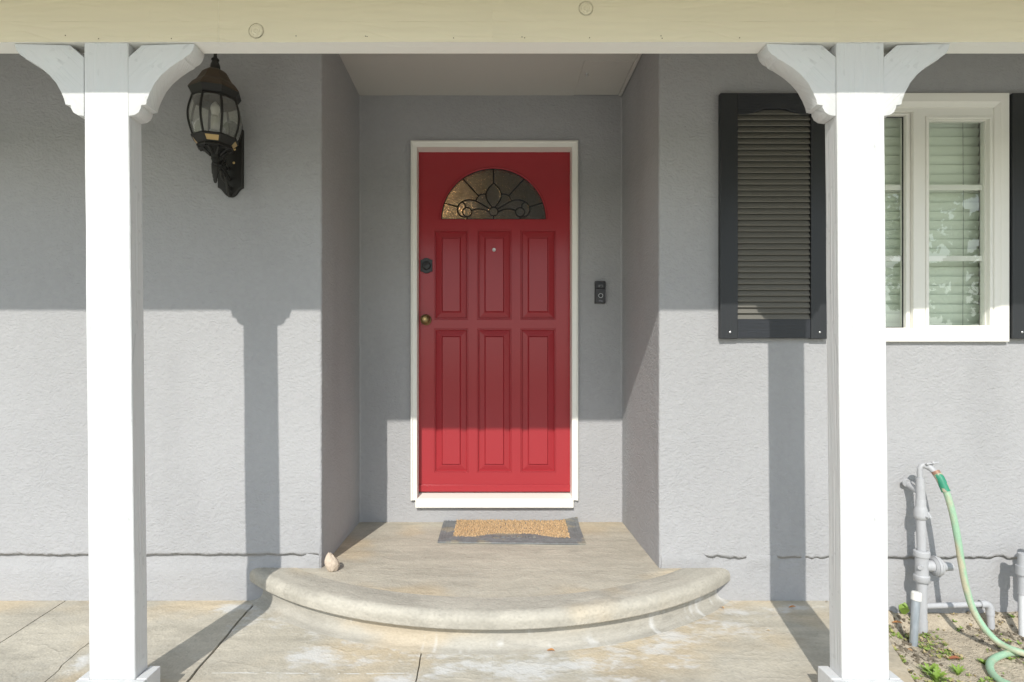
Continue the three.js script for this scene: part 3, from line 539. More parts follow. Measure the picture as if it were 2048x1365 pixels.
// ---------------------------------------------------------------- porch posts
function bracketGeo(mirror, k) {
  const pts = [[0.0, -0.234], [0.020, -0.231], [0.033, -0.222], [0.040, -0.208], [0.041, -0.1995], [0.057, -0.197], [0.060, -0.182], [0.069, -0.159], [0.085, -0.128], [0.107, -0.101], [0.135, -0.077], [0.165, -0.057], [0.179, -0.050], [0.183, -0.044], [0.197, -0.036], [0.207, -0.023], [0.212, -0.006], [0.2125, -0.001], [0.043, -0.006], [0.0, -0.045]];
  const s = new THREE.Shape(); const pr = pts.map(([x, y]) => new THREE.Vector2((mirror ? -1 : 1) * (x * k + 0.0006), y)); if (mirror) pr.reverse();
  s.moveTo(pr[0].x, pr[0].y); pr.slice(1).forEach(p => s.lineTo(p.x, p.y)); s.closePath();
  const g = new THREE.ExtrudeGeometry(s, { depth: 0.062, bevelEnabled: true, bevelSize: 0.0015, bevelThickness: 0.0015, bevelOffset: -0.0015, bevelSegments: 2 });
  g.translate(0, 0, 0.728);
  const c = toCreasedNormals(g, 0.5), uv = boxUV(c), a = uv.attributes.uv, t = mirror ? -0.8 : 0.8;
  for (let i = 0; i < a.count; i++) { const u = a.getX(i), v = a.getY(i); a.setXY(i, u * Math.cos(t) - v * Math.sin(t), u * Math.sin(t) + v * Math.cos(t)); }
  return uv;
}
function post(name, label, xb0, xb1, xt0, xt1) {
  const o = thing(name, label, 'post', [0, 0, 0], 'white bracketed porch posts');
  const yt = YP(86, 0.793);
  // shaft, leaning a hair, edges softly uneven
  const w = 0.0025, side = [[0, 1], [1, 1], [1, 0], [0, 0]], n = 90, rings = [];
  const P = [], U = [], I = [];
  const per = [[-1, 1, -1, 1, 0], [-1, 1, 1, -1, 0]];
  const loop = y => {
    const t = y / yt, a = lerp(xb0, xt0, t) + 0.0022 * (fbm(y * 5 + xb0 * 9 + 30, 1, 3) - 0.5), b = lerp(xb1, xt1, t) + 0.0022 * (fbm(y * 5 + xb1 * 7 + 40, 8, 3) - 0.5), f = 0.793, k = 0.725;
    return [[a, f - w], [a + w, f], [b - w, f], [b, f - w], [b, k + w], [b - w, k], [a + w, k], [a, k + w]];
  };
  const Q = [];
  for (let j = 0; j < n; j++) {
    const y0 = yt * j / n, y1 = yt * (j + 1) / n, A = loop(y0), B = loop(y1);
    for (let i = 0; i < 8; i++) { const k = (i + 1) % 8; Q.push(A[i][0], y0, A[i][1], A[k][0], y0, A[k][1], B[k][0], y1, B[k][1], A[i][0], y0, A[i][1], B[k][0], y1, B[k][1], B[i][0], y1, B[i][1]); }
  }
  const g = new THREE.BufferGeometry(); g.setAttribute('position', new THREE.Float32BufferAttribute(Q, 3)); g.computeVertexNormals();
  part('shaft', boxUV(g), M.white, o);
  for (const [mirror, x, k] of [[true, xt0, 1.05], [false, xt1, 1.0]]) {
    const br = part('bracket', bracketGeo(mirror, k), M.white, o, [x, yt, 0]);
    const sx = mirror ? -1 : 1;
    for (const [bx, by, ang] of [[0.0615, -0.172, 0.3], [0.148, -0.066, 0.95]]) {
      const nail = part('nail_head', lathe([[0, 0.0018], [0.004, 0.0012], [0.006, 0]], 12), M.white, br, [sx * bx * k, by, 0.757]);
      nail.rotation.z = sx * (-Math.PI / 2 - (Math.PI / 2 - ang) * 0 - 0.35) * 1.0; nail.rotation.z = sx > 0 ? -(Math.PI / 2 + 0.9 - ang * 0.3) : (Math.PI / 2 + 0.9 - ang * 0.3);
    }
  }
  const h = 0.089, t = 0.036;
  part('base_trim', rbox(xb0 - t, xb1 + t, 0.001, h - 0.001, 0.7945, 0.831, 0.003, true), M.white, o);
  part('base_trim', rbox(xb0 - t, xb0 - 0.001, 0.001, h, 0.716, 0.7935, 0.003), M.white, o);
  part('base_trim', rbox(xb1 + 0.001, xb1 + t, 0.001, h, 0.716, 0.7935, 0.003), M.white, o);
  return o;
}
post('porch_post', 'white wooden porch post casting its shadow beside the wall lantern', -1.297, -1.149, -1.316, -1.1735);
post('porch_post', 'white wooden porch post standing in front of the window and black shutter', 1.1265, 1.2785, 1.1065, 1.260);

// ---------------------------------------------------------------- curved entry step
{
  const st = thing('entry_step', 'curved concrete entry step with a rounded nosing below the door', 'step');
  const { x: ax, z: az, R } = ARC, A = 46.3 * Math.PI / 180;
  const pr = [[-0.150, 0.148], [-0.1495, 0.1515], [-0.10, 0.152], [-0.045, 0.1525]];
  for (let i = 0; i <= 10; i++) { const t = Math.PI / 2 * (1 - i / 10); pr.push([-0.036 + 0.036 * Math.cos(t), 0.117 + 0.0350 * Math.sin(t)]); }
  for (let i = 1; i <= 5; i++) { const t = -Math.PI / 2 * i / 5; pr.push([-0.013 + 0.013 * Math.cos(t), 0.098 + 0.013 * Math.sin(t)]); }
  pr.push([-0.07, 0.085]);
  const sweep = (pr, n, jit, vOff = 0) => {
    let L = [0]; for (let i = 1; i < pr.length; i++) L.push(L[i - 1] + Math.hypot(pr[i][0] - pr[i - 1][0], pr[i][1] - pr[i - 1][1]));
    const g = grid(n, pr.length - 1, (u, v) => {
      const k = Math.round(v * (pr.length - 1)), a = lerp(-A, A, u), j = jit * (fbm(a * 8 + 20, k * 0.2 + 9, 3) - 0.5), r = R + pr[k][0] + j;
      return [ax + r * Math.sin(a), pr[k][1] + j * 0.5, az + r * Math.cos(a), (a + A) * R + vOff, L[k]];
    }); return g;
  };
  const ends = [];
  for (const a of [-A, A]) { const s = new THREE.Shape(pr.map(p => new THREE.Vector2(R + p[0], p[1]))); const g = new THREE.ShapeGeometry(s); g.rotateY(-Math.PI / 2 + a); g.translate(ax, 0, az); ends.push(g); }
  part('nosing', merge(sweep(pr, 160, 0.003), ends), M.nosing, st);
  const rp = [[-0.045, 0.095], [-0.045, 0.06], [-0.043, 0.035], [-0.038, 0.022], [-0.028, 0.011], [-0.014, 0.004], [0.002, 0.0012], [0.010, -0.004]];
  part('riser', sweep(rp, 160, 0.006), M.riser, st);
  const s = new THREE.Shape(); s.moveTo(-0.80, 0.76); s.lineTo(-0.80, 0.004); const ri = R - 0.1492, a1 = Math.acos((-0.004 - az) / ri);
  for (let i = 0; i <= 60; i++) { const a = lerp(-a1, a1, i / 60); s.lineTo(ax + ri * Math.sin(a), -(az + ri * Math.cos(a))); }
  s.lineTo(0.78, 0.004); s.lineTo(0.78, 0.76); s.closePath();
  const lg = new THREE.ExtrudeGeometry(s, { depth: 0.05, bevelEnabled: false }); lg.rotateX(-Math.PI / 2); lg.translate(0, 0.1005, 0);
  part('landing', xzUV(prep(lg)), M.concrete, st);
}

// ---------------------------------------------------------------- louvred shutters
function shutter(x0, label) {
  const o = thing('shutter', label, 'shutter', [x0, 1.211, 0.006], 'black louvred shutters beside the window');
  const W = 0.494, H = 1.123, st = 0.080, zf = 0.026;
  part('stile', rbox(0, st, 0, H, 0, zf, 0.003), M.blackPaint, o); part('stile', rbox(W - st, W, 0, H, 0, zf, 0.003), M.blackPaint, o);
  part('bottom_rail', rbox(st + 0.0005, W - st - 0.0005, 0.002, 0.090, 0, zf - 0.002, 0.003), M.shutterRail, o);
  // arched top rail
  const s = new THREE.Shape(), a = st + 0.0005, b = W - st - 0.0005, yb = H - 0.088; s.moveTo(a, H); s.lineTo(a, yb - 0.008);
  for (let i = 0; i <= 24; i++) { const t = i / 24, x = lerp(a, b, t), k = smooth(0.12, 0.42, t) * (1 - smooth(0.58, 0.88, t)); s.lineTo(x, yb - 0.008 + 0.026 * k); }
  s.lineTo(b, H); s.closePath();
  part('top_rail', boxUV(new THREE.ExtrudeGeometry(s, { depth: zf - 0.004, bevelEnabled: true, bevelSize: 0.0015, bevelThickness: 0.002, bevelOffset: -0.0015, bevelSegments: 2 }).translate(0, 0, 0)), M.shutterRail, o);
  part('back_panel', box(0.01, W - 0.01, 0.01, H - 0.01, -0.003, 0.003), M.blackPaint, o);
  const p = 0.0268, lv = new RoundedBoxGeometry(W - 2 * st - 0.001, 0.0335, 0.0055, 2, 0.0024); const g = boxUV(lv);
  let k = 0; for (let y = 0.104; y < H - 0.068; y += p, k++) { const m = part('louver', g, M.louver, o, [W / 2, y + 0.0015 * (rnd() - 0.5), 0.0125]); m.rotation.x = -0.50; }
  for (const x of [st * 0.55, W - st * 0.5]) part('screw', lathe([[0, 0.0025], [0.0035, 0.002], [0.005, 0]], 14).rotateX(Math.PI / 2), M.steel, o, [x, 0.030, zf]);
  return o;
}
shutter(XP(1441, 0.03), 'black louvred shutter between the recessed entry and the window');
shutter(XP(2025.5, 0.03), 'black louvred shutter on the window side away from the door');

// ---------------------------------------------------------------- wall lantern
{
  const L = thing('wall_lantern', 'black and bronze eight sided wall lantern with bowed glass', 'lantern', [-1.2055, 0, 0.155]);
  const Y = py => CAMY + (720 - py) / 460, R8 = Math.PI / 8;
  const rot = -5 * Math.PI / 180 + Math.PI;                     // lathe vertices: one rib almost faces out
  const oct = pts => { const g = flat(lathe(pts, 8)); g.rotateY(rot); return g; };
  part('finial', lathe([[0.0, Y(84)], [0.004, Y(86)], [0.0075, Y(92)], [0.005, Y(99)], [0.0085, Y(104)], [0.0065, Y(110)], [0.008, Y(116)], [0.016, Y(119)], [0.0165, Y(121)], [0.012, Y(123)], [0.0185, Y(130)], [0.0205, Y(135)], [0.0195, Y(140)], [0.024, Y(142)]], 20), M.iron, L);
  const Yf = (py, r) => CAMY + (720 - py) / F * (CAMZ - 0.155 - r);   // height of a point on the side that faces out
  const pt = (r, py) => [r, Yf(py, r)];
  part('cap', oct([[0.018, Y(140.5)], [0.040, Y(144)], [0.052, Y(149)], pt(0.070, 147), pt(0.076, 150), pt(0.090, 153), pt(0.106, 160), pt(0.1085, 162.5)]), M.bronze, L);
  part('cap_underside', oct([pt(0.1082, 162.8), pt(0.105, 166), pt(0.092, 179), [0.05, Yf(179, 0.092)]]), M.iron, L);
  part('collar', oct([[0.05, Yf(179, 0.09)], pt(0.0955, 180), pt(0.0975, 183), pt(0.0955, 185.5), pt(0.085, 186)]), M.iron, L);
  const gt = Yf(185, 0.093), gb = Yf(261, 0.091), prof = []; for (let i = 0; i <= 12; i++) { const t = i / 12; prof.push([0.0905 + 0.0185 * Math.sin(Math.PI * (t * 0.94 + 0.03)) - 0.004 * t, lerp(gt, gb, t)]); }
  const gp = lathe(prof, 4, -R8 + 0.001, Math.PI / 4 - 0.002);
  for (let k = 0; k < 8; k++) {
    const m = part('glass_panel', gp, M.clear, L); m.rotation.y = rot + k * Math.PI / 4 + R8;
    const rb = part('rib', tube(prof.map(([r, y]) => [0, y, r + 0.0005]), 0.0050, 16, 8), M.iron, L); rb.rotation.y = rot + k * Math.PI / 4;
  }
  part('base_ring', oct([[0.07, gb], pt(0.0955, 260.5), pt(0.0975, 263), pt(0.093, 265), pt(0.069, 281), pt(0.075, 283), pt(0.0755, 285.5), pt(0.069, 287.5), [0.058, Yf(288, 0.069)], [0.05, Yf(287, 0.069)]]), M.iron, L);
  // amber plates on every other side of the ring
  for (let k = 0; k < 8; k += 2) {
    const a = rot + k * Math.PI / 4 + R8, c8 = Math.cos(R8), r0 = 0.0905 * c8 + 0.0008, r1 = 0.0735 * c8 + 0.0008, y0 = Yf(266.5, 0.0905), y1 = Yf(278, 0.0735);
    const g = grid(1, 1, (u, v) => [lerp(-0.027, 0.027, u) * lerp(1, 0.82, v), lerp(y0, y1, v), lerp(r0, r1, v)]); const m = part('amber_plate', g, M.amber, L); m.rotation.y = a;
  }
  // socket and bulb inside
  part('socket', lathe([[0, Y(232)], [0.015, Y(233)], [0.017, Y(238)], [0.017, Y(262)], [0.024, Y(263)]], 20), std({ color: lin(0.55, 0.53, 0.48), roughness: 0.5 }), L);
  part('bulb', lathe([[0.0, Y(203)], [0.006, Y(205)], [0.018, Y(213)], [0.020, Y(219)], [0.016, Y(226)], [0.012, Y(232)]], 20), std({ color: lin(0.75, 0.74, 0.70), roughness: 0.25 }), L);
  part('cup', lathe([[0.052, Yf(287, 0.069)], [0.034, Y(301)], [0.02, Y(306)], [0.014, Y(312)], [0.018, Y(315)], [0.012, Y(318)]], 16), M.iron, L);
  for (let k = 0; k < 8; k++) { const g = tube([[0, Yf(288, 0.068), 0.068], [0, Y(299), 0.054], [0, Y(304), 0.040], [0, Y(311), 0.022]], 0.005, 12, 7); const m = part('cup_rib', g, M.iron, L); m.rotation.y = rot + k * Math.PI / 4; }
  part('drop_finial', lathe([[0.010, Y(314)], [0.018, Y(318)], [0.013, Y(324)], [0.016, Y(330)], [0.0155, Y(338)], [0.0145, Y(347)], [0.011, Y(351)], [0.0115, Y(354)], [0.008, Y(358)], [0.0085, Y(361)], [0.005, Y(366)], [0, Y(367)]], 14), M.iron, L);
  // scrolled arm to the wall
  const zw = -0.135;
  part('arm', merge(tube([[0, Y(312), 0], [0, Y(324), -0.03], [0, Y(330), -0.075], [0, Y(336), -0.115], [0, Y(340), zw]], 0.0085, 30, 9),
    tube([[0.0, Y(328), 0.014], [0.012, Y(331), 0.010], [0.014, Y(326), -0.02], [0.012, Y(318), -0.035]], 0.006, 20, 7)), M.iron, L);
  const scroll = (x, flip) => { const pts = []; for (let i = 0; i <= 26; i++) { const t = i / 26, a = t * 3.9 * Math.PI / 2 * 1.25, r = lerp(0.027, 0.006, t); pts.push([x, Y(318) + flip * (r * Math.sin(a)) - 0.005, -0.06 + r * Math.cos(a) - 0.02]); } return tube(pts, 0.0048, 50, 7); };
  part('scroll', scroll(0.006, 1), M.iron, L); part('scroll', scroll(-0.006, -1), M.iron, L);
  part('leaf_bracket', merge(tube([[0, Y(340), -0.08], [0.004, Y(352), -0.095], [0, Y(366), -0.115], [0, Y(376), zw]], 0.007, 20, 8), tube([[0.0, Y(333), -0.05], [-0.006, Y(343), -0.07], [0, Y(352), -0.10], [0.004, Y(360), zw]], 0.006, 20, 8), tube([[0, Y(300), -0.045], [0.004, Y(305), -0.07], [0, Y(312), -0.10], [0, Y(318), zw]], 0.007, 20, 8)), M.iron, L);
  // back plate: straight sides, shaped foot and head
  const W = 0.058, yT = CAMY + (720 - 258) / 437, yB = CAMY + (720 - 374) / 437, yE = CAMY + (720 - 393) / 437, s = new THREE.Shape();
  s.moveTo(-W, yB); s.bezierCurveTo(-W * 0.55, yB - 0.008, -W * 0.55, yE + 0.002, 0, yE); s.bezierCurveTo(W * 0.55, yE + 0.002, W * 0.55, yB - 0.008, W, yB); s.lineTo(W, yT); s.bezierCurveTo(W * 0.55, yT + 0.008, W * 0.55, yT + 0.04, 0, yT + 0.042); s.bezierCurveTo(-W * 0.55, yT + 0.04, -W * 0.55, yT + 0.008, -W, yT); s.closePath();
  part('back_plate', new THREE.ExtrudeGeometry(s, { depth: 0.010, bevelEnabled: true, bevelSize: 0.006, bevelThickness: 0.006, bevelOffset: -0.006, bevelSegments: 3, curveSegments: 16 }), M.iron, L, [0, 0, -0.152]);
  for (const [dx, py] of [[0.018, 325], [0.022, 298]]) part('mounting_screw', lathe([[0, 0.006], [0.004, 0.005], [0.006, 0.001], [0.007, 0]], 14).rotateX(Math.PI / 2), M.brass, L, [dx, CAMY + (720 - py) / 437, -0.137]);
}

// ---------------------------------------------------------------- video doorbell
{
  const c = at(1199.5, 585.5, ZD), o = thing('video_doorbell', 'black video doorbell with a pale ringed button on the entry wall', 'doorbell', [c.x, c.y, ZD + 0.001]);
  part('back_plate', new RoundedBoxGeometry(0.0625, 0.132, 0.012, 2, 0.003).translate(0, 0, 0.006), M.blackPlastic, o);
  part('lower_face', rbox(-0.0295, 0.0295, -0.064, 0.0215, 0.0122, 0.026, 0.003), M.greyPlastic, o);
  const head = part('camera_face', rbox(-0.0295, 0.0295, 0.0222, 0.064, 0.0122, 0.0275, 0.003), M.blackPlastic, o);
  part('lens_window', rbox(-0.013, 0.015, 0.0265, 0.0435, 0.0268, 0.029, 0.004), std({ color: lin(0.10, 0.10, 0.10), roughness: 0.2 }), head);
  part('lens', lathe([[0, 0.002], [0.004, 0.0016], [0.005, 0]], 16).rotateX(Math.PI / 2), M.blackPlastic, head, [0.002, 0.034, 0.029]);
  part('button', lathe([[0, 0.0015], [0.010, 0.0015], [0.011, 0.0]], 28).rotateX(Math.PI / 2), M.blackPlastic, o, [0.001, -0.021, 0.026]);
  part('button_ring', new THREE.TorusGeometry(0.0122, 0.0014, 8, 36), std({ color: lin(0.72, 0.74, 0.76), roughness: 0.3 }), o, [0.001, -0.021, 0.0265]);
  const font = await new FontLoader().loadAsync('fonts/droid/droid_sans_bold.typeface.json');
  const tg = new TextGeometry('ring', { font, size: 0.0085, depth: 0.0004, curveSegments: 4 }); tg.computeBoundingBox(); tg.translate(-(tg.boundingBox.max.x + tg.boundingBox.min.x) / 2, 0, 0);
  part('lettering', tg, std({ color: lin(0.28, 0.29, 0.34), roughness: 0.4 }), o, [0.001, -0.0555, 0.0259]);

  // ---- door mat
  const y0 = 0.1515, A = onY(875, 1087, y0), B = onY(1172, 1091, y0), C = onY(1154, 1042, y0), D = onY(889, 1040, y0);
  const mat = thing('door_mat', 'coir door mat in a dark rubber border below the red door', 'door mat', [0, y0, 0]);
  const bil = (u, v) => [lerp(lerp(A.x, B.x, u), lerp(D.x, C.x, u), v), lerp(lerp(A.z, B.z, u), lerp(D.z, C.z, u), v)];
  const curl = (u, v) => 0.022 * Math.pow(smooth(0.80, 1.0, u) * smooth(0.55, 1.0, v), 1.5) + 0.003 * smooth(0.9, 1, v);
  const groove = (u, v) => { const d = Math.min(u * 0.76, (1 - u) * 0.76, v * 0.44, (1 - v) * 0.44); return (Math.abs(d - 0.020) < 0.0025 || Math.abs(d - 0.034) < 0.0022 || Math.abs(d - 0.048) < 0.002) ? -0.0032 : 0; };
  M.rubber = std({ map: tex(512, 256, (x, y) => { const k = 0.8 + 0.5 * fbm(x * 20, y * 12, 4, 32, 4) + 0.25 * (vn(x * 120, y * 60, 256, 6) - 0.5), d = smooth(0.55, 0.7, fbm(x * 9, y * 6, 4, 16, 9)); return [lerp(0.165, 0.25, d) * k, lerp(0.172, 0.23, d) * k, lerp(0.175, 0.18, d) * k]; }, true), roughness: 0.65 });
  const top = grid(150, 90, (u, v) => { const [x, z] = bil(u, v); return [x, 0.009 + curl(u, v) + groove(u, v), z, u, v]; });
  const skirt = (fu) => grid(60, 1, (t, w) => { const [u, v] = fu(t), [x, z] = bil(u, v); return [x, lerp(curl(u, v) + 0.001, 0.009 + curl(u, v), w), z, t, w * 0.02]; });
  part('rubber_border', merge(top, skirt(t => [t, 0]), skirt(t => [1, t]), skirt(t => [1 - t, 1]), skirt(t => [0, 1 - t])), M.rubber, mat);
  const inside = (u, v) => { const k = smooth(0.22, 0.42, u) * (1 - smooth(0.60, 0.84, u)); return u > 0.098 && u < 0.905 && v < 0.915 && v > 0.205 + 0.135 * k; };
  const tg2 = new THREE.ConeGeometry(0.0042, 0.0115, 5, 1).translate(0, 0.004, 0), N = 9000, im = new THREE.InstancedMesh(tg2, std({ roughness: 1 }), N), m = new THREE.Matrix4(), q = new THREE.Quaternion(), e = new THREE.Euler();
  let n = 0;
  for (let j = 0; j < 62; j++) for (let i = 0; i < 108; i++) {
    const u = (i + 0.5 + rr(-0.4, 0.4)) / 108, v = (j + 0.5 + rr(-0.4, 0.4)) / 62; if (!inside(u, v) || n >= N) continue;
    const [x, z] = bil(u, v), s = rr(0.7, 1.25); q.setFromEuler(e.set(rr(-0.6, 0.6), rr(0, 6), rr(-0.6, 0.6)));
    m.compose(new THREE.Vector3(x, 0.0085 + curl(u, v), z), q, new THREE.Vector3(s, s * rr(0.7, 1.2), s)); im.setMatrixAt(n, m);
    const k = rr(0.72, 1.2); im.setColorAt(n, lin(0.54 * k, 0.37 * k, 0.205 * k)); n++;
  }
  im.count = n; im.name = 'coir_pile'; im.userData.kind = 'stuff'; im.castShadow = im.receiveShadow = true; mat.add(im);
  const wt = new TextGeometry('WELCOME', { font, size: 0.030, depth: 0.003, curveSegments: 3 }); wt.computeBoundingBox();
  const wx = (wt.boundingBox.max.x - wt.boundingBox.min.x), cc = bil(0.52, 0.175);
  wt.rotateX(-Math.PI / 2); wt.scale(0.235 / wx, 1, 1); part('lettering', wt, M.rubber, mat, [cc[0] - 0.1175, 0.0088, cc[1]]);
}

// ---------------------------------------------------------------- rock by the entry corner
{
  const g = new THREE.IcosahedronGeometry(1, 5), p = g.attributes.position, v = new THREE.Vector3();
  for (let i = 0; i < p.count; i++) {
    v.fromBufferAttribute(p, i); const n = 0.24 * (fbm(v.x * 1.6 + 9, v.y * 1.9 + v.z * 2 + 9, 3) - 0.5) * 2 - 0.10 * smooth(0.45, 0.8, v.x * 0.75 + v.y * 0.66) + 0.04 * (vn(v.x * 7 + 30, v.y * 7 + v.z * 5 + 30) - 0.5);
    const tpr = lerp(1.0, 0.66, smooth(-0.2, 1, v.y)) * lerp(0.86, 1, smooth(-1, -0.3, v.y)); v.multiplyScalar(1 + n);
    p.setXYZ(i, v.x * 0.034 * tpr - 0.010 * v.y * (v.y > 0 ? 1 : 0.3), Math.max(v.y, -0.86) * 0.046, v.z * 0.026 * tpr);
  }
  const gg = mergeVertices(g); gg.deleteAttribute('normal'); gg.computeVertexNormals();
  const m = part('rock', boxUV(gg), std({ map: tex(256, 256, (x, y) => { const k = 0.8 + 0.4 * fbm(x * 9, y * 9, 5, 16, 3); return [0.52 * k, 0.43 * k, 0.34 * k]; }, true, [8, 8]), roughness: 0.9, bumpMap: slateBump, bumpScale: 0.004 }), scene);
  const c = onY(664, 1143, 0.15); m.position.set(c.x, 0.1505 + 0.0405, c.z); tag(m, 'small tan stone standing at the entry wall corner', 'rock');
}

// ---------------------------------------------------------------- sprinkler risers, spigot and hose
{
  const zp = 0.09, s = F / (CAMZ - zp), X0 = XP(1844, zp), Y = py => YP(py, zp);
  const o = thing('sprinkler_riser', 'grey painted water riser with pressure regulator and hose spigot on the wall', 'water pipe', [X0, 0, zp]);
  const gnd = soilH(X0, zp) - 0.03;
  part('lower_pipe', rod([0, gnd, 0], [0, Y(1163), 0], 0.0205, 0.0205, 20), M.pipe, o);
  part('pipe_coupling', rod([0, Y(1268) - 0.02, 0], [0, Y(1240), 0], 0.0222, 0.0222, 20), M.pipe, o);
  const reg = part('regulator', lathe([[0.0205, Y(1164)], [0.031, Y(1163)], [0.0315, Y(1152)], [0.030, Y(1151)], [0.0255, Y(1149)], [0.0255, Y(1116)], [0.030, Y(1114)], [0.0315, Y(1112)], [0.0315, Y(1104)], [0.030, Y(1102)], [0.020, Y(1101)]], 24), M.pipe, o);
  part('port', rod([-0.012, Y(1132), 0.012], [-0.026, Y(1132), 0.026], 0.011, 0.010, 14), M.pipe, reg);
  // bell of the regulator points away to the right and back along the wall
  const bd = new THREE.Vector3(1, -0.02, 0.05).normalize(), c0 = new THREE.Vector3(0, Y(1132), 0), al = d => c0.clone().addScaledVector(bd, d);
  part('bell', merge(rod(al(0.01), al(0.045), 0.021, 0.025, 20), rod(al(0.045), al(0.052), 0.030, 0.041, 24), rod(al(0.052), al(0.063), 0.044, 0.044, 24), rod(al(0.063), al(0.067), 0.044, 0.036, 24), rod(al(0.067), al(0.074), 0.040, 0.040, 24), rod(al(0.074), al(0.086), 0.036, 0.026, 24), rod(al(0.086), al(0.128), 0.022, 0.017, 20), rod(al(0.128), al(0.138), 0.006, 0.005, 10)), M.pipe, reg);
  part('upper_pipe', rod([0, Y(1103), 0], [-0.004, Y(1037), 0], 0.0180, 0.0180, 18), M.pipe, o);
  part('shutoff_valve', merge(lathe([[0.019, Y(1040)], [0.0265, Y(1036)], [0.0275, Y(1031)], [0.0265, Y(1022)], [0.023, Y(1016)], [0.020, Y(1012)], [0.020, Y(1000)], [0.0165, Y(998)]], 22).translate(-0.004, 0, 0), rod([0.0, Y(1030), 0.02], [0.006, Y(1031), 0.034], 0.008, 0.007, 12), rod([0.010, Y(1023), 0.02], [0.018, Y(1033), 0.028], 0.006, 0.006, 10)), M.pipe, o);
  part('sleeve', rod([-0.004, Y(1001), 0], [-0.007, Y(957), 0], 0.0185, 0.0165, 18), M.pipe, o);
  part('top_pipe', tube([[-0.007, Y(960), 0], [-0.009, Y(945), 0.0], [-0.0085, Y(937), 0.001], [-0.001, Y(931.5), 0.003], [0.008, Y(931), 0.006]], 0.0105, 24, 12), M.pipe, o);
  part('wall_stub', merge(rod([-0.006, Y(985), -0.005], [XP(1814, 0.01) - X0, YP(966, 0.01), -0.095], 0.0145, 0.0145, 16), rod([XP(1812, 0.02) - X0, YP(966, 0.02), -0.062], [XP(1812, 0.02) - X0, YP(965, 0.02), -0.07], 0.018, 0.018, 16)), M.pipe, o);
  const sp = part('spigot', merge(rod([0.004, Y(931), 0.005], [0.022, Y(934), 0.012], 0.012, 0.013, 14), rod([0.018, Y(930), 0.010], [0.036, Y(943), 0.030], 0.0135, 0.0125, 14), rod([0.020, Y(936), 0.012], [0.030, Y(924), 0.024], 0.008, 0.006, 10)), M.pipe, o);
  part('handle', merge(tube([[0.006, Y(926.5), 0.026], [0.026, Y(924.5), 0.030], [0.050, Y(923), 0.032]], 0.0038, 14, 8), new THREE.SphereGeometry(0.0075, 12, 8).translate(0.027, Y(924), 0.031), new THREE.SphereGeometry(0.0058, 12, 8).translate(0.006, Y(926.5), 0.026)), M.pipe, sp);
  const lat = part('lateral_pipe', merge(rod([0.015, Y(1217), -0.02], [XP(1966, 0.065) - X0, Y(1215), -0.03], 0.0125, 0.0125, 14), tube([[XP(1962, 0.065) - X0, Y(1215), -0.03], [XP(1976, 0.065) - X0, Y(1215.5), -0.029], [XP(1981, 0.065) - X0, Y(1222), -0.028], [XP(1982, 0.065) - X0, Y(1236), -0.026]], 0.0165, 16, 12), rod([XP(1982, 0.065) - X0, Y(1236), -0.026], [XP(1983, 0.065) - X0, -0.15, -0.022], 0.0140, 0.014, 14)), M.pipe, o);

  // hose
  const hp = (px, py, z) => at(px, py, z), gy = (px, py, r = 0.013) => { const p = onY(px, py, -0.09 + r); p.y = soilH(p.x, p.z) + r; return p; };
  const pts = [hp(1873, 946, 0.125), hp(1881, 958, 0.14), hp(1893, 984, 0.16), hp(1905, 1024, 0.175), hp(1916, 1078, 0.185), hp(1924, 1130, 0.19), hp(1934, 1180, 0.20), hp(1948, 1222, 0.215), hp(1970, 1258, 0.24), hp(1998, 1286, 0.27)];
  const g1 = onY(2034, 1303, -0.065), g2 = onY(2075, 1313, -0.075);
  pts.push(g1, g2, new THREE.Vector3(2.75, -0.085, 0.42), new THREE.Vector3(3.05, -0.085, 0.50));
  const hose = thing('garden_hose', 'faded green garden hose hanging from the spigot and looping on soil', 'hose');
  M.hose = std({ map: tex(2048, 128, (x, y) => {
    const d = smooth(0.36, 0.66, fbm(x * 26, y * 4, 4, 32, 6) * 0.55 + 0.35 * fbm(x * 8, y * 2, 3, 16, 3) - 0.02 + 0.15 * Math.cos((y - 0.45) * 6.28)), k = 0.92 + 0.16 * vn(x * 500, y * 30, 512, 4);
    return [lerp(0.29, 0.47, d) * k, lerp(0.47, 0.44, d) * k, lerp(0.32, 0.31, d) * k];
  }, true), roughness: 0.55 });
  part('hose_body', tube(pts, 0.0130, 160, 14), M.hose, hose);
  const loop = [[3.05, 0.62], [2.7, 0.47], [2.50, 0.43]].map(([x, z]) => new THREE.Vector3(x, soilH(x, z) + 0.012, z));
  for (const [px, py] of [[2030, 1304], [2005, 1308], [1986, 1318], [1980, 1331], [1986, 1346], [2003, 1360], [2030, 1372], [2070, 1385]]) { const p = gy(px, py); p.y = Math.min(p.y, -0.075); loop.push(p); }
  loop.push(new THREE.Vector3(2.5, -0.09, 0.80));
  part('hose_loop', tube(loop, 0.0130, 120, 14), M.hose, hose);
  const a = pts[0], b = pts[1], d = b.clone().sub(a).normalize();
  part('coupling', rod(a.clone().addScaledVector(d, -0.006), a.clone().addScaledVector(d, 0.010), 0.0165, 0.0165, 16), std({ color: lin(0.34, 0.20, 0.14), roughness: 0.6, metalness: 0.3 }), hose);
  part('strain_sleeve', tube([a.clone().addScaledVector(d, 0.008), pts[1], pts[2]], 0.0172, 24, 12), std({ map: tex(256, 256, (x, y) => { const w = smooth(0.46, 0.60, fbm(x * 3, y * 7, 4, 16, 9)); return [lerp(0.03, 0.42, w), lerp(0.24, 0.38, w), lerp(0.14, 0.27, w)]; }, true), roughness: 0.5 }), hose);

  // conduit stub with white cap
  const cb = onY(1826, 1287, -0.09), ct = at(1833, 1196, cb.z - 0.01);
  const c = thing('conduit_stub', 'short blue grey conduit with a white cap leaning beside the water riser', 'conduit');
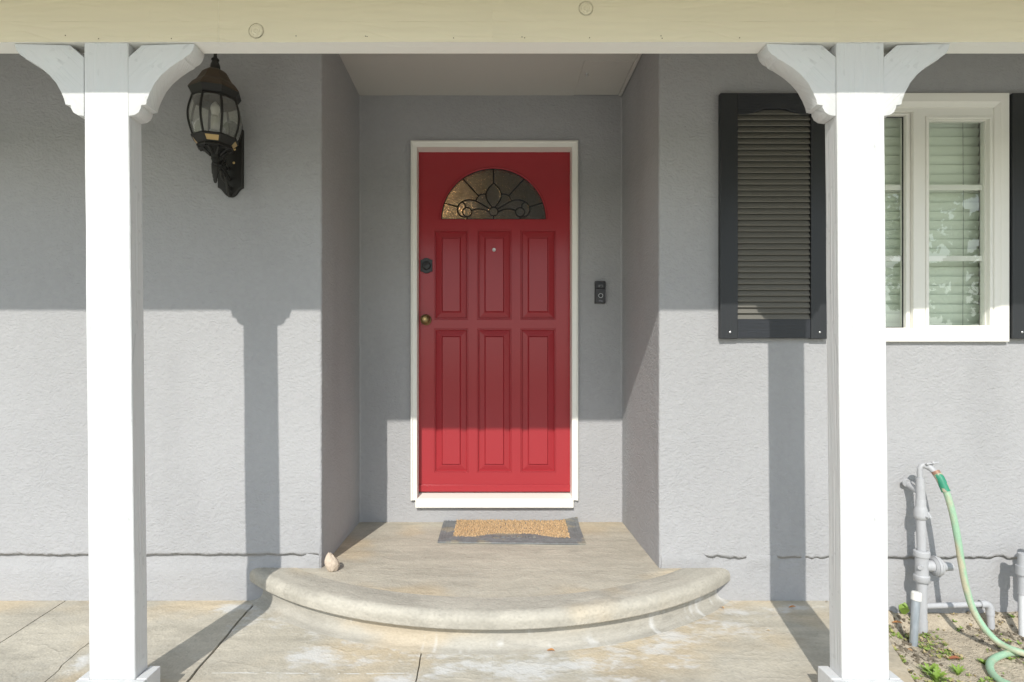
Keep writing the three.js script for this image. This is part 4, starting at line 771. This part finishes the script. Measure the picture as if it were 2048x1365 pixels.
  part('tube', rod([cb.x, cb.y - 0.05, cb.z], ct, 0.0155, 0.0155, 18), M.zinc, c);
  const dd = ct.clone().sub(cb).normalize();
  part('cap', merge(rod(ct.clone().addScaledVector(dd, -0.010), ct.clone().addScaledVector(dd, 0.020), 0.0195, 0.0195, 18), rod(ct.clone().addScaledVector(dd, 0.020), ct.clone().addScaledVector(dd, 0.024), 0.0195, 0.016, 18)), std({ color: lin(0.74, 0.73, 0.69), roughness: 0.5 }), c);

  // second riser at the edge of view: conduit with a bulky valve box facing the wall
  const zr = 0.12, r2 = thing('sprinkler_valve', 'grey sprinkler valve on a white pipe beyond the looping hose', 'water valve', [XP(2044, zr), 0, zr]), Y2 = py => YP(py, zr);
  part('pipe', rod([-0.012, -0.15, 0.02], [0.006, Y2(1188), 0], 0.0155, 0.0155, 18), M.pvcWhite, r2);
  part('collar', rod([0.006, Y2(1190), 0], [0.008, Y2(1150), 0], 0.019, 0.019, 18), M.pipe, r2);
  part('union', rod([0.008, Y2(1150), 0], [0.008, Y2(1132), 0], 0.027, 0.027, 18), M.pipe, r2);
  part('elbow', merge(rod([0.008, Y2(1133), 0], [0.010, Y2(1108), 0], 0.021, 0.021, 18), rod([0.010, Y2(1118), 0], [0.085, Y2(1118), 0], 0.021, 0.021, 16)), M.pipe, r2);
  part('valve_body', merge(rod([0.085, Y2(1175), 0], [0.085, Y2(1095), 0], 0.036, 0.036, 20), rod([0.085, Y2(1095), 0], [0.085, Y2(1080), 0], 0.024, 0.020, 16), rod([0.085, -0.15, 0], [0.085, Y2(1175), 0], 0.0155, 0.0155, 14)), M.pipe, r2);
}

// ---------------------------------------------------------------- weeds, seedlings and fallen leaves
{
  const greens = [lin(0.16, 0.30, 0.035), lin(0.22, 0.36, 0.05), lin(0.12, 0.24, 0.03)];
  M.leaf = new THREE.MeshPhysicalMaterial({ color: lin(0.26, 0.40, 0.06), roughness: 0.6, transmission: 0.3, thickness: 0, side: THREE.DoubleSide });
  const leafGeo = (len, wid, bend, lobes = 0) => grid(4, lobes ? 20 : 8, (u, v) => {
    const w = wid * Math.pow(Math.sin(Math.PI * clamp(v * 0.94 + 0.04)), 0.8) * (lobes ? 0.30 + 0.70 * Math.abs(Math.cos(v * lobes * Math.PI)) : 1), x = (u - 0.5) * 2 * w;
    return [x, bend * Math.sin(v * 2.2) * len + 0.12 * Math.abs(x), v * len];
  });
  const plantAt = (px, py, label, k, n, len, wid, lobes, up) => {
    const c = onY(px, py, -0.09), y = soilH(c.x, c.z), o = thing('weed', label, 'weed', [c.x, y - 0.003, c.z], 'green weeds in the planting bed');
    for (let i = 0; i < n; i++) {
      const L = len * rr(0.6, 1.1), m = part('leaf', leafGeo(L, wid * L * rr(0.8, 1.2), rr(0.15, 0.4), lobes), M.leaf, o);
      m.rotation.set(-rr(up * 0.5, up), i / n * 6.283 + rr(-0.4, 0.4), 0, 'YXZ');
    }
    part('stem', rod([0, -0.015, 0], [0, 0.012, 0], 0.002, 0.0012, 6), M.leaf, o);
  };
  plantAt(1808, 1243, 'upright broad leaved weed against the wall by the conduit', 0, 5, 0.055, 0.28, 0, 1.3);
  plantAt(1858, 1346, 'lobed green weed spreading at the edge of the concrete', 0, 24, 0.052, 0.15, 5, 0.75);
  plantAt(1872, 1362, 'large lobed weed beside the concrete edge in the bed', 0, 26, 0.062, 0.15, 5, 0.75);
  plantAt(1916, 1350, 'lobed green weed between the concrete edge and hose loop', 0, 18, 0.045, 0.15, 5, 0.75);
  plantAt(1969, 1326, 'small leafy weed tucked against the hose loop', 0, 7, 0.028, 0.3, 0, 0.8);
  plantAt(2020, 1316, 'low weed growing inside the hose loop', 0, 6, 0.028, 0.22, 0, 0.5);
  plantAt(2026, 1248, 'small weed at the foot of the sprinkler valve', 0, 6, 0.022, 0.3, 0, 0.8);
  // seedlings
  const sg = merge(leafGeo(1, 0.3, 0.35).rotateX(-0.4), leafGeo(0.9, 0.3, 0.3).rotateX(-0.3).rotateY(2.2), leafGeo(0.85, 0.28, 0.3).rotateX(-0.5).rotateY(4.3));
  const N = 2400, im = new THREE.InstancedMesh(sg, std({ roughness: 0.8, side: THREE.DoubleSide }), N), m = new THREE.Matrix4(), q = new THREE.Quaternion(), e = new THREE.Euler(); let n = 0;
  for (let t = 0; t < 90000 && n < N; t++) {
    const x = rr(1.4, 2.9), z = rr(0.0, 1.2), ed = z < 0.35 ? lerp(1.75, 1.587, z / 0.35) : lerp(1.587, 1.466, (z - 0.35) / 0.307), near = x - ed; if (near < 0.004) continue;
    const dens = Math.max(0.9 - near * 9, (x < 1.98 && z > 0.12) ? 0.55 : 0.05) * smooth(0.40, 0.55, fbm(x * 7 + 3, z * 7 + 3, 3)); if (rnd() > dens) continue;
    const k = 0.0075 + 0.013 * rnd() * rnd(); q.setFromEuler(e.set(rr(-0.3, 0.3), rr(0, 6.28), rr(-0.3, 0.3)));
    m.compose(new THREE.Vector3(x, soilH(x, z) + 0.0005, z), q, new THREE.Vector3(k, k, k)); im.setMatrixAt(n, m);
    const d = rnd(); im.setColorAt(n, d < 0.4 ? lin(0.20, 0.28, 0.06) : d < 0.7 ? lin(0.33, 0.32, 0.12) : lin(0.40, 0.32, 0.18)); n++;
  }
  im.count = n; im.name = 'seedlings'; im.castShadow = im.receiveShadow = true; scene.add(im); tag(im, 'tiny seedlings sprouting across the dry soil bed', 'seedlings', null, 'stuff');
  // dry leaves
  const dry = (p, len, ang, label, col) => {
    const g = leafGeo(len, len * 0.24, 0.28, 0); const m = part('dry_leaf', g, std({ color: col, roughness: 0.7, side: THREE.DoubleSide }), scene);
    m.position.copy(p); m.rotation.set(0.06, ang, rr(-0.2, 0.2), 'YXZ'); tag(m, label, 'leaf', 'dry fallen leaves');
  };
  const soilPt = (px, py) => { const p = onY(px, py, -0.085); p.y = soilH(p.x, p.z) + 0.004; return p; };
  const O = lin(0.50, 0.22, 0.07);
  dry(soilPt(1784, 1252), 0.040, 0.9, 'orange dry leaf on soil under the upright weed', O);
  dry(soilPt(1897, 1316), 0.044, 1.3, 'reddish curled dry leaf on open soil between conduit and hose loop', lin(0.36, 0.13, 0.06));
  dry(soilPt(1886, 1352), 0.030, 2.2, 'pale brown dry leaf beside the lobed weeds', lin(0.40, 0.27, 0.16));
  dry(soilPt(1812, 1298), 0.028, 0.3, 'small brown dry leaf near the foot of the conduit', lin(0.42, 0.26, 0.14));
  const flatPt = (px, py) => { const p = onY(px, py, 0.0); p.y = 0.003; return p; };
  dry(flatPt(824, 1286), 0.036, 1.5, 'brown dry leaf on the terrace below the curved step', lin(0.45, 0.2, 0.09));
  dry(flatPt(1094, 1303), 0.030, 1.2, 'small orange leaf at the middle foot of the step', O);
  dry(flatPt(1440, 1216), 0.024, 0.4, 'bright orange leaf in the corner of step and wall', lin(0.62, 0.30, 0.08));
  dry(flatPt(1578, 1217), 0.030, 1.4, 'orange brown leaf lying in the post shadow near the wall', O);
  dry(flatPt(1533, 1263), 0.014, 1.0, 'tiny yellow leaf on the terrace near the post shadow', lin(0.65, 0.42, 0.15));
}

// ---------------------------------------------------------------- trees across the lawn, mirrored in the window
{
  const bark = std({ color: lin(0.12, 0.09, 0.06), roughness: 1 });
  const tree = (x, z, h, r, label, count) => {
    const t = thing('tree', label, 'tree', [x, -0.16, z], 'trees across the lawn');
    part('trunk', merge(tube([[0, 0, 0], [0.1, h * 0.25, 0.05], [0, h * 0.5, 0], [0.1, h * 0.8, 0]], 0.16, 16, 8), ...[0, 1, 2, 3, 4].map(i => rod([0, h * (0.3 + 0.08 * i), 0], [r * 0.7 * Math.cos(i * 2.4), h * (0.55 + 0.07 * i), r * 0.7 * Math.sin(i * 2.4)], 0.07, 0.02, 7))), bark, t);
    const lg = new THREE.PlaneGeometry(0.16, 0.09), im = new THREE.InstancedMesh(lg, new THREE.MeshPhysicalMaterial({ color: lin(1, 1, 1), roughness: 0.8, side: THREE.DoubleSide }), count), m = new THREE.Matrix4(), q = new THREE.Quaternion(), e = new THREE.Euler();
    const cl = []; for (let i = 0; i < 46; i++) { const a = rr(0, 6.28), b = Math.acos(rr(-1, 1)), d = Math.cbrt(rr(0.1, 1)); cl.push([r * d * Math.sin(b) * Math.cos(a), h * 0.64 + h * 0.34 * d * Math.cos(b), r * d * Math.sin(b) * Math.sin(a), rr(0.3, 0.75)]); }
    for (let i = 0; i < count; i++) {
      const c = cl[i % cl.length], a = rr(0, 6.28), b = Math.acos(rr(-1, 1)), d = c[3] * Math.cbrt(rnd()); q.setFromEuler(e.set(rr(0, 6), rr(0, 6), rr(0, 6)));
      m.compose(new THREE.Vector3(c[0] + d * Math.sin(b) * Math.cos(a), c[1] + d * Math.cos(b) * 0.7, c[2] + d * Math.sin(b) * Math.sin(a)), q, new THREE.Vector3(1, 1, 1).multiplyScalar(rr(0.7, 1.4))); im.setMatrixAt(i, m);
      const k = rr(0.7, 1.2); im.setColorAt(i, lin(0.075 * k, 0.12 * k, 0.03 * k));
    }
    im.name = 'crown'; im.userData.kind = 'stuff'; im.castShadow = im.receiveShadow = true; t.add(im);
  };
  tree(12.5, 12.5, 6.6, 2.6, 'broad leafy tree across the lawn mirrored in the window', 5200);
  tree(17.5, 14.0, 7.4, 2.8, 'taller leafy tree beyond the mirrored tree on the lawn', 4200);
  tree(9.5, 16.5, 5.6, 2.2, 'smaller leafy tree behind the mirrored tree on the lawn', 3600);
}

scene.traverse(o => { if (o.isMesh) { o.castShadow = true; o.receiveShadow = true; } });
renderer.render(scene, camera);
